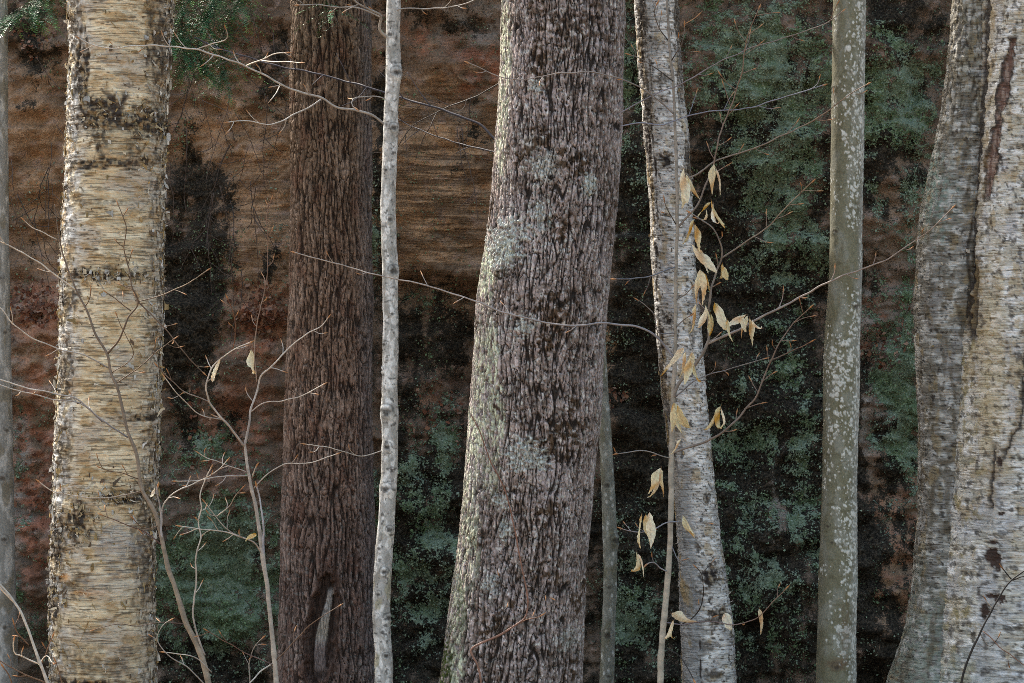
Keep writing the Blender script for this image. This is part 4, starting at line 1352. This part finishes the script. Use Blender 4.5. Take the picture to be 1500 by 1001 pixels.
def sapling_a():
    Y = 9.35
    t = thing('beech_sapling', 'forked bare brown sapling leaning across the golden shaggy birch', 'sapling', root(325, Y))
    st = [(330, gpy(Y)), (322, 1080), (305, 1001), (293, 954), (273, 914), (258, 867), (247, 834), (237, 790), (227, 750), (208, 717), (200, 667), (187, 631), (180, 601), (170, 564), (163, 547), (157, 519), (140, 490), (127, 454), (113, 427), (100, 396), (88, 357), (84, 335), (80, 300)]
    rd = [8, 7, 6, 5.5, 5, 4.6, 4.3, 4, 4, 3.6, 3.3, 3, 2.9, 2.7, 2.6, 2.5, 2.1, 1.9, 1.7, 1.4, 1.1, .9, .6]
    c0, c1 = (0.36, 0.30, 0.225), (0.13, 0.09, 0.065)
    stem(t, st, rd, Y, Y, c0, c1)
    BR = (0.13, 0.085, 0.055)
    B = lambda pts, r0, r1, Y1, a=BR, b=BR, n=0, lm=(10, 28), bud=True: _b(t, pts, r0, r1, Y, Y1, a, b, n, lm, bud)
    B([(157, 519), (175, 497), (187, 467), (202, 442), (193, 421), (190, 394), (182, 367), (185, 334), (178, 312), (170, 293)], 2.0, .7, 9.3, n=5)
    B([(202, 442), (237, 477), (260, 504), (283, 531), (303, 551)], 1.4, .8, 9.3, n=3)
    B([(170, 562), (200, 541), (220, 524), (237, 510), (262, 492)], 1.2, .7, 9.3, n=3)
    B([(192, 456), (172, 440), (150, 424)], 1.0, .6, 9.3, n=1)
    B([(163, 547), (196, 520), (178, 480), (168, 455)], .9, .6, 9.25)
    B([(125, 449), (132, 437), (133, 417)], 1.0, .7, 9.3)
    B([(203, 442), (240, 432), (275, 415), (310, 392)], 1.1, .7, 9.3, BR, (0.3, 0.22, 0.15), n=1)
    B([(110, 424), (83, 404), (60, 387), (33, 371), (0, 354), (-25, 342)], 1.4, 1.0, 9.1, PALE, PALE, 2)
    B([(83, 351), (66, 342), (48, 334), (30, 318)], 1.0, .8, 9.2, PALE, PALE)
    B([(158, 539), (127, 522), (87, 512), (50, 496), (20, 476), (0, 451), (-20, 440)], 1.4, .9, 9.1, GREY, PALE, 2)
    B([(187, 641), (147, 614), (110, 584), (78, 576), (40, 569), (0, 556), (-25, 550)], 1.5, 1.0, 9.1, BLUE, PALE, 4)
    B([(150, 618), (115, 590), (83, 586), (33, 574), (0, 564), (-20, 558)], 1.2, .9, 9.1, BLUE, PALE, 2)
    B([(208, 719), (190, 724), (163, 729), (133, 729), (100, 725), (72, 717), (52, 702)], 1.2, .8, 9.15, BR, PALE, 2, (6, 14))
    B([(203, 702), (180, 694), (157, 690), (140, 682)], 1.0, .6, 9.2, n=2, lm=(10, 20))
    B([(238, 800), (223, 787), (200, 774), (173, 764), (143, 752)], 1.2, .7, 9.2, (0.11, 0.06, 0.06), BR, 2, (8, 20))
    B([(238, 770), (237, 750), (240, 739), (260, 719), (287, 707), (313, 694), (337, 670)], 1.4, .8, 9.2, GREY, PALE, 3, (10, 22))
    B([(237, 790), (236, 764), (233, 735), (230, 720), (233, 706)], 1.9, 1.1, 9.25, (.4, .4, .42), (.35, .33, .33))
    B([(300, 960), (294, 945), (283, 894), (287, 854), (288, 807), (295, 784), (290, 767), (295, 744), (293, 730), (300, 705), (312, 680)], 1.9, .9, 9.2, GREY, PALE, 6, (10, 26))
    B([(232, 770), (215, 775), (190, 755)], .9, .6, 9.2)
    B([(273, 914), (240, 912), (200, 917), (167, 915), (130, 925)], .9, .6, 9.2, (0.1, 0.07, 0.06), BR, 1, (6, 12))
    B([(300, 1003), (277, 980), (247, 960), (230, 934), (240, 915), (256, 905)], 1.3, .7, 9.2, GREY, GREY, 2)
    B([(310, 985), (290, 966), (262, 958), (233, 955)], 1.1, .7, 9.2, GREY, PALE)
    leaf(t, 226, 716, 17, 9.2, -8, .55)


def sapling_b():
    Y = 9.5
    t = thing('beech_sapling', 'thin forked sapling holding a few small dry leaves before the brown furrowed trunk', 'sapling', root(412, Y))
    st = [(416, gpy(Y)), (411, 1080), (405, 1001), (402, 967), (397, 914), (390, 850), (385, 817), (378, 767), (373, 734), (368, 714), (364, 690), (360, 667), (358, 652)]
    rd = [6, 5.2, 4.6, 4.4, 4.1, 3.9, 3.9, 3.4, 3.2, 3.0, 2.8, 2.6, 2.5]
    stem(t, st, rd, Y, Y, (0.40, 0.36, 0.30), (0.40, 0.34, 0.29))
    PB = (.36, .30, .26)
    B = lambda pts, r0, r1, Y1, a=PB, b=PALE, n=0, lm=(10, 28), bud=True: _b(t, pts, r0, r1, Y, Y1, a, b, n, lm, bud)
    B([(358, 654), (333, 621), (307, 589), (302, 567), (305, 551), (310, 538), (323, 527), (340, 514), (373, 499)], 2.2, .9, 9.3, n=4)
    B([(358, 654), (365, 621), (367, 601), (377, 574), (382, 551), (400, 534), (430, 504), (450, 489), (470, 478), (485, 460)], 2.3, .8, 9.3, (.38, .36, .36), PALE, 4)
    B([(366, 605), (383, 592), (417, 587), (450, 576), (480, 560)], 1.3, .7, 9.4, n=1)
    B([(340, 514), (345, 490), (343, 460), (330, 430)], 1.0, .7, 9.3, RED, RED, 3)
    B([(376, 560), (373, 501), (382, 451), (390, 417), (392, 354), (392, 310), (400, 285)], 1.2, .6, 9.4, (.3, .22, .17), RED, 6, (8, 18))
    B([(325, 615), (293, 607), (277, 594), (250, 565), (237, 547)], 1.1, .7, 9.3, n=2)
    B([(307, 589), (267, 571), (240, 547), (225, 530)], 1.1, .7, 9.3, PB, BROWN, 2)
    B([(362, 692), (330, 680), (300, 669), (285, 660)], 1.1, .7, 9.35, n=3)
    B([(364, 697), (320, 699), (287, 704), (250, 705)], 1.2, .7, 9.35, n=3)
    B([(371, 716), (393, 694), (417, 680), (450, 678), (500, 663)], 1.3, .7, 9.4, n=1)
    B([(369, 700), (372, 690), (380, 677)], 1.2, .8, 9.45)
    B([(386, 815), (386, 790), (385, 757), (380, 730), (374, 705)], 2.2, 1.3, 9.4, (.36, .37, .42), (.4, .4, .42))
    B([(384, 812), (372, 795), (353, 787), (320, 777), (290, 775), (257, 770)], 1.5, .8, 9.3, n=6)
    B([(353, 787), (335, 778), (318, 760), (307, 745), (295, 730)], 1.1, .7, 9.3, n=3)
    B([(318, 756), (337, 740), (348, 722), (360, 710)], 1.0, .6, 9.3, PALE, RED, 2)
    B([(400, 974), (384, 967), (370, 962), (337, 944), (297, 920)], 1.2, .6, 9.3, (.14, .10, .10), RED, 3)
    B([(404, 968), (430, 942), (450, 920), (475, 902), (503, 884)], 1.2, .7, 9.3, BROWN, BROWN, 1)
    B([(399, 972), (380, 985), (365, 1001), (350, 1020)], 1.4, 1.0, 9.4, PALE, GREY)
    B([(366, 1001), (366, 970), (375, 945), (390, 930)], 1.1, .7, 9.4, GREY, GREY, 2)
    leaf(t, 322, 527, 36, 9.3, -18, .8, .4, 1)
    leaf(t, 368, 514, 46, 9.35, 8, .75, .2, 2)
    leaf(t, 375, 783, 20, 9.3, -60, .7, .3, 4)


def sapling_c():
    Y = 9.0
    t = thing('beech_sapling', 'small sunlit pale sapling beside the foot of the golden birch', 'sapling', root(90, Y))
    st = [(98, gpy(Y)), (90, 1080), (70, 1001), (57, 967), (40, 920), (28, 893), (15, 874), (0, 857), (-20, 840)]
    stem(t, st, [4.4, 3.8, 3, 2.8, 2.5, 2.2, 2, 1.8, 1.5], Y, 8.9, PALE, (.5, .46, .40))  # sunlight on this sapling is put into its pale bark tones
    B = lambda pts, r0, r1, Y1, a=PALE, b=PALE, n=0, lm=(10, 24), bud=True: _b(t, pts, r0, r1, Y, Y1, a, b, n, lm, bud)
    B([(22, 884), (10, 872), (0, 862), (-15, 850)], 1.6, 1.2, 8.9)
    B([(55, 972), (40, 966), (30, 960), (22, 957), (20, 945), (22, 930)], 1.4, .9, 8.9, n=1)
    B([(57, 974), (70, 960), (80, 973), (84, 970)], 1.2, .8, 8.9)
    B([(42, 945), (25, 925), (18, 905)], 1.2, .8, 8.9, BROWN, RED, 2)
    B([(60, 975), (72, 945), (80, 925)], 1.0, .7, 8.9, BROWN, RED, 1)
    B([(66, 1000), (40, 990), (15, 977), (0, 968), (-20, 955)], 1.3, .9, 8.8, BROWN, BROWN, 3)
    B([(20, 1012), (10, 985), (0, 970)], 1.4, 1.0, 8.9, BROWN, BROWN)
    B([(85, 1040), (90, 1000), (86, 980), (78, 962)], 1.2, .7, 8.9, BROWN, BROWN)


def sapling_leafy():
    Y = 9.6
    t = thing('beech_sapling', 'slim grey sapling hung with curled cream leaves in front of the chalky leaning birch', 'sapling', root(962, Y))
    st = [(960, gpy(Y)), (964, 1080), (967, 1001), (970, 930), (974, 890), (979, 840), (982, 790), (983, 740), (983, 690), (984, 650), (986, 600), (987, 565), (989, 520), (989, 470), (990, 400), (992, 340), (992, 300), (990, 220), (988, 160), (985, 110), (980, 60), (977, 0), (975, -60), (970, -160)]
    rd = [7.5, 7, 6, 5.8, 5.6, 5.3, 5.2, 5.1, 5, 4.9, 4.8, 4, 3.3, 3.2, 3.1, 3, 3, 2.8, 2.6, 2.5, 2.4, 2.2, 2, 1]
    stem(t, st, rd, Y, Y, (0.46, 0.41, 0.33), (0.19, 0.165, 0.145))
    GB = (0.20, 0.175, 0.155)
    B = lambda pts, r0, r1, Y1, a=GB, b=GB, n=0, lm=(10, 34), bud=True, tip=None: _b(t, pts, r0, r1, Y, Y1, a, b, n, lm, bud, tip)
    # second leader with the leaves
    B([(986, 585), (992, 566), (1017, 536), (1037, 502), (1038, 467), (1040, 431), (1050, 397), (1058, 374), (1053, 351), (1043, 334), (1024, 320), (1005, 308)], 3.6, 1.0, 9.4, n=6)
    B([(992, 335), (1000, 325), (1020, 303), (1033, 273), (1047, 235), (1054, 197), (1070, 157), (1084, 116), (1096, 50), (1115, 5)], 2.0, .8, 9.4, GB, (0.20, 0.12, 0.08), 12, (14, 40), tip=RED)
    B([(1036, 504), (1060, 493), (1085, 482), (1108, 468), (1150, 448), (1200, 420), (1240, 402), (1265, 394), (1300, 380), (1330, 360), (1365, 335), (1385, 315), (1400, 300)], 2.6, .8, 9.3, (.27, .24, .22), (.26, .19, .15), 8, (12, 36), tip=RED)
    B([(984, 664), (997, 659), (1033, 647), (1053, 637), (1083, 611), (1107, 581), (1127, 534), (1140, 507), (1160, 477), (1192, 446)], 2.6, .8, 9.35, GB, (.18, .12, .09), 10, (14, 40), tip=RED)
    B([(1129, 528), (1150, 519), (1177, 507), (1195, 497)], 1.2, .7, 9.3, GB, RED, 1)
    B([(988, 583), (1020, 557), (1067, 541), (1100, 531), (1127, 524)], 1.3, .7, 9.4, BLUE, GB, 3, (12, 30), tip=RED)
    B([(1058, 378), (1093, 354), (1123, 334), (1150, 305), (1195, 262)], 1.6, .8, 9.3, GB, (.3, .22, .15), 6, (14, 34), tip=RED)
    B([(990, 268), (1005, 262), (1017, 258), (1047, 237), (1073, 227), (1100, 219), (1137, 203), (1200, 172), (1247, 137), (1277, 120)], 1.7, .8, 9.3, GB, (.22, .15, .1), 6, (14, 34), tip=RED)
    B([(990, 530), (980, 515), (960, 492), (938, 480), (900, 475), (875, 473), (850, 477), (810, 474), (770, 466), (735, 457), (700, 443), (660, 430), (620, 417), (575, 408), (540, 400), (500, 388), (460, 378), (425, 368)], 2.2, .9, 9.3, (.24, .23, .25), (.42, .36, .31), 6, (10, 24))
    B([(990, 391), (968, 399), (947, 406), (915, 409), (893, 409)], 1.4, .9, 9.4, BLUE, BLUE, 2)
    B([(989, 488), (965, 487), (958, 461), (945, 447), (928, 436)], 1.1, .7, 9.4, BLUE, GB)
    B([(988, 168), (960, 143), (937, 127), (913, 117), (880, 108), (827, 107), (787, 113), (760, 117), (730, 112), (700, 98), (680, 90)], 1.5, .8, 9.4, GB, (.3, .25, .22), 3, (8, 20))
    B([(910, 185), (940, 180), (970, 183), (990, 176), (1033, 165), (1100, 158), (1133, 147), (1170, 136), (1213, 123)], 1.3, .9, 9.5, (.2, .2, .24), (.2, .2, .24), 4, (14, 40))
    B([(910, 165), (933, 152), (967, 135), (990, 127), (1033, 103), (1050, 93), (1103, 70), (1167, 50), (1217, 30), (1240, 12)], 1.2, .8, 9.45, (.2, .19, .22), (.2, .15, .12), 5, (14, 36), tip=RED)
    B([(979, 60), (965, 40), (958, 20), (965, 0)], 1.1, .7, 9.5, DARK, GB, 3)
    B([(983, 90), (1000, 60), (1003, 30)], 1.1, .7, 9.5, DARK, GB, 3)
    B([(987, 120), (960, 100), (935, 85), (915, 78)], 1.1, .7, 9.4, DARK, GB, 3)
    B([(991, 330), (975, 300), (972, 285)], 1.0, .7, 9.5, DARK, GB, 1)
    B([(993, 764), (977, 766), (957, 777), (933, 780), (903, 772)], 1.3, .8, 9.45, (.28, .27, .29), (.25, .22, .22), 3, (8, 20))
    B([(978, 838), (970, 834), (957, 824), (947, 827), (942, 833)], 1.4, .9, 9.45, (.3, .3, .33), (.3, .28, .29), 1, (6, 12))
    B([(984, 672), (968, 668), (953, 662), (927, 662), (897, 666)], 1.1, .7, 9.4, GREY, GREY, 2, (6, 14))
    B([(974, 912), (1000, 915), (1033, 910), (1080, 914), (1107, 907), (1130, 884), (1157, 857)], 1.3, .7, 9.3, (.12, .11, .13), (.24, .15, .1), 3, (8, 20), tip=RED)
    B([(1000, 914), (1013, 907), (1028, 886), (1030, 862), (1027, 840), (1014, 826)], 1.1, .7, 9.35, DARK, DARK, 2)
    B([(976, 950), (995, 960), (1010, 985), (1020, 1003)], 1.2, .9, 9.4, DARK, DARK)
    B([(990, 440), (1005, 430), (1020, 415)], 1.0, .7, 9.45, GB, GB)
    B([(990, 480), (1003, 468), (1018, 458)], 1.0, .7, 9.45, GB, GB)
    B([(983, 765), (1010, 765), (1048, 768)], 1.0, .6, 9.5, BLUE, GB)
    B([(984, 800), (996, 822), (1010, 818)], 1.0, .6, 9.5, BLUE, GB)
    LV = [(1002, 250, 44, 8, .5), (1008, 262, 40, -10, .45), (1046, 243, 40, -12, .42), (1043, 297, 42, 12, .5), (1040, 298, 30, -55, .5), (1034, 308, 20, -5, .5),
          (1016, 324, 40, -14, .45), (1016, 360, 46, 42, .42), (1058, 388, 28, -8, .75), (1026, 398, 46, 6, .5), (1031, 402, 36, 14, .45), (1020, 448, 46, 6, .45), (1033, 450, 36, -8, .45), (1041, 462, 34, 3, .5),
          (1048, 446, 44, 30, .5), (1066, 470, 28, 10, .5), (1092, 462, 30, -60, .5), (1098, 468, 34, 4, .5), (1103, 470, 24, 20, .5), (1000, 512, 44, -30, .5), (988, 530, 30, -34, .5), (1012, 524, 36, -12, .5), (1014, 518, 30, 4, .4),
          (988, 592, 40, 12, .42), (993, 596, 44, 14, .42), (997, 645, 28, -20, .5), (1055, 598, 48, -22, .42), (1057, 600, 28, 10, .4), (968, 688, 44, -6, .85), (970, 690, 36, 10, .4), (940, 756, 42, -6, .5),
          (951, 753, 46, 4, .5), (932, 811, 36, 2, .55), (935, 813, 30, 12, .4), (1001, 757, 34, 18, .5), (985, 900, 36, 62, .9), (986, 911, 34, -28, .6), (985, 912, 30, -6, .4), (1062, 900, 30, 32, .85), (1113, 895, 42, 0, .6)]
    LV += [(1006, 258, 36, 20, .5), (1050, 250, 34, 10, .5), (1045, 300, 38, 4, .5), (1018, 330, 36, 8, .5), (1022, 365, 34, 20, .5), (1060, 392, 22, 14, .6), (1024, 405, 40, -8, .5), (1036, 455, 30, 14, .5), (1052, 450, 40, 16, .5),
           (1086, 465, 26, 24, .6), (1094, 464, 30, -22, .5), (1004, 518, 40, -8, .5), (986, 596, 34, 0, .5), (1052, 602, 40, -34, .4), (962, 692, 34, -22, .6), (946, 757, 40, 10, .45), (1016, 535, 30, 18, .5), (1002, 760, 26, 34, .5)]
    for k, (x, y, L, ti, w) in enumerate(LV):
        leaf(t, x, y, L * 1.18, 9.42 + .03 * (k % 3), ti, max(.5, w * 1.05))


def sapling_vine():
    Y = 9.5
    t = thing('thin_shoot', 'thin reddish brown shoot bending low before the thick plated trunk', 'sapling', root(706, Y))
    stem(t, [(712, gpy(Y)), (708, 1060), (705, 1001), (700, 974), (690, 952), (705, 942), (733, 930), (752, 918), (770, 904), (773, 885), (765, 834), (753, 770), (740, 720), (715, 667), (703, 634), (690, 608)],
         [2.4, 2.2, 2, 1.9, 1.9, 1.8, 1.8, 1.7, 1.6, 1.5, 1.4, 1.3, 1.2, 1.0, .9, .7], Y, 9.4, (0.28, 0.17, 0.13), (0.19, 0.085, 0.055))
    _b(t, [(755, 916), (770, 908), (788, 905), (800, 897)], 1.1, .6, Y, 9.4, RED, RED, 1, (6, 12))
    _b(t, [(768, 850), (790, 868), (815, 880)], .9, .6, Y, 9.4, DARK, DARK, 1, (6, 12))
    _b(t, [(720, 940), (738, 900), (733, 850), (728, 835)], .9, .6, Y, 9.45, DARK, DARK, 1, (6, 12))


def sapling_dark():
    Y = 9.3
    t = thing('dark_shoot', 'nearly black bare shoot before the foot of the twin-stemmed birch', 'sapling', root(1400, Y))
    stem(t, [(1396, gpy(Y)), (1402, 1060), (1408, 1001), (1415, 974), (1433, 934), (1457, 887), (1483, 849), (1500, 837), (1530, 820)],
         [2.6, 2.4, 2.2, 2.1, 1.9, 1.7, 1.5, 1.2, .9], Y, 9.2, DARK, DARK)
    _b(t, [(1483, 850), (1472, 838), (1463, 825)], 1.2, .8, Y, 9.2, DARK, DARK)
    _b(t, [(1484, 850), (1500, 845), (1515, 846)], 1.2, .8, Y, 9.2, DARK, DARK)
    _b(t, [(1440, 925), (1455, 938), (1467, 950), (1500, 974), (1520, 990)], 1.0, .7, Y, 9.2, RED, RED, 1)
    _b(t, [(1436, 930), (1450, 948), (1462, 935), (1466, 925)], .9, .6, Y, 9.2, DARK, DARK)
    _b(t, [(1455, 892), (1447, 882), (1440, 872)], .9, .6, Y, 9.2, PALE, PALE)


sapling_a()
sapling_b()
sapling_c()
sapling_leafy()
sapling_vine()
sapling_dark()


# ------------------------------------------------------------------ crust lichen, ledge litter and dangling dead twigs on the cliff
def on_cliff(px, py):
    """point of the rock face behind a photo direction (the face is nearly flat, one refinement is enough)"""
    xs = CLIFF_CO[0, :, 0]
    zs = CLIFF_CO[:308, 0, 2]
    Y = np.full(px.shape, CY)
    for _ in range(3):
        X = (px - 750) * Y / F
        Z = CAM_Z - (py - 500.5) * Y / F
        i = np.clip(np.searchsorted(xs, X), 0, len(xs) - 1)
        j = np.clip(np.searchsorted(zs, Z), 0, len(zs) - 1)
        Y = CLIFF_CO[j, i, 1]
    return np.stack([X, Y, Z], -1), j, i


def flakes(name, px, py, size, cols, rg, out=.5, down=0.0, proud=.003):
    """small bent quads standing off the rock"""
    p, _, _ = on_cliff(px, py)
    n = len(px)
    a_ = rg.normal(size=(n, 3))
    a_[:, 1] *= out
    a_ /= np.linalg.norm(a_, axis=1)[:, None]
    nrm = np.stack([rg.normal(0, .45, n), -np.ones(n), rg.normal(.25 + down, .45, n)], -1)
    b_ = np.cross(nrm, a_)
    b_ /= np.linalg.norm(b_, axis=1)[:, None]
    sz = size[:, None]
    p = p + np.array([0, -1, 0]) * (proud + rg.random((n, 1)) * sz * .4)
    asp = rg.uniform(.45, 1.0, (n, 1))
    q = [p - a_ * sz, p + b_ * sz * asp + a_ * sz * rg.uniform(-.4, .4, (n, 1)), p + a_ * sz, p - b_ * sz * asp + a_ * sz * rg.uniform(-.4, .4, (n, 1))]
    co = np.stack(q, 1).reshape(-1, 3)
    return make_mesh(name, co, np.arange(n * 4).reshape(-1, 4), np.repeat(cols, 4, 0), smooth=False)


def lichen():
    rg = np.random.default_rng(77)
    n = 380000
    px = rg.uniform(-60, 1560, n)
    py = rg.uniform(-80, 1080, n)
    _, j, i = on_cliff(px, py)
    den = CLIFF_GR[j, i, 1]
    v = den + .18 * fbm(px / 7, py / 7, None, 2, 85)
    keep = rg.random(n) < .7 * ss(.36, .75, v) + .22 * ss(-.2, .2, den) * ss(-.2, .5, fbm(px / 60, py / 80, None, 3, 131))
    px, py, v = px[keep], py[keep], v[keep]
    n = len(px)
    sz = rg.uniform(.0025, .0065, n) * (1 + .6 * rg.random(n) ** 4)
    tone = fbm(px / 120, py / 120, None, 2, 91)
    c = np.array((.155, .230, .120))[None] + (np.array((.25, .31, .225)) - np.array((.155, .230, .120)))[None] * np.clip(.5 + tone, 0, 1)[:, None]
    c = c * (.45 + .9 * rg.random((n, 1)) ** 1.5)
    me = flakes('lichen', px, py, sz, c, rg, 1.0, 0, .002)
    o = obj('lichen', me, M_LICHEN, kind='stuff')
    o['label'] = 'grey-green crust lichen scattered in patches over the dark rock face'
    o['category'] = 'lichen'


def litter():
    rg = np.random.default_rng(78)
    P_, Q_ = [], []
    for cx, cy, rx, ry, n in ((48, 448, 36, 26, 420), (385, 462, 36, 32, 420), (45, 60, 40, 20, 60), (905, 580, 12, 10, 30), (300, 620, 50, 60, 90), (1290, 500, 30, 40, 80), (640, 610, 60, 50, 90), (55, 720, 30, 90, 120)):
        P_.append(cx + rg.normal(size=n) * rx * .6)
        Q_.append(cy + rg.normal(size=n) * ry * .6)
    px, py = np.concatenate(P_), np.concatenate(Q_)
    n = len(px)
    pal = np.array([(.19, .075, .045), (.13, .055, .035), (.24, .12, .075), (.16, .10, .08), (.30, .19, .14)])
    c = pal[rg.integers(0, len(pal), n)] * rg.uniform(.6, 1.2, (n, 1))
    me = flakes('fallen_leaves', px, py, rg.uniform(.006, .017, n), c, rg, .6, .5, .008)
    o = obj('fallen_leaves', me, M_LICHEN, kind='stuff')
    o['label'] = 'reddish brown fallen leaf scraps caught on ledges of the rock face'
    o['category'] = 'leaf litter'


M_LICHEN = bark_mat('lichen_flake', (1, 1, 1), 200, 0.3, 0, 0.95, 0.1)
lichen()
litter()


def dead_twigs():
    rg = random.Random(21)
    zones = [(250, 420, -20, 120, 14), (330, 425, 120, 420, 12), (246, 330, 150, 330, 8), (15, 85, 60, 330, 10), (600, 710, 120, 260, 5)]
    for x0, x1, y0, y1, n in zones:
        for _ in range(n):
            x, y = rg.uniform(x0, x1), rg.uniform(y0, y1)
            an = rg.uniform(.9, 2.1)
            L = rg.uniform(50, 150)
            pts = [(x, y)]
            for k in range(4):
                an += rg.uniform(-.22, .22)
                x, y = x + math.cos(an) * L / 4, y + math.sin(an) * L / 4
                pts.append((x, y))
            Y = rg.uniform(11.6, 12.2)
            tone = rg.uniform(.5, 1.3)
            col = tuple(np.array((.075, .052, .042)) * tone)
            o, pa, Yy, ra, cl = px_branch('dead_twig', pts, rg.uniform(.6, 1.2), .45, Y, Y + rg.uniform(-.1, .1), col, col, T_HEM, False, .5, 5)
            side_twigs(o, pa, Yy, ra, cl, rg.choice((0, 1, 2, 3)), 15, 50, col, False)


dead_twigs()
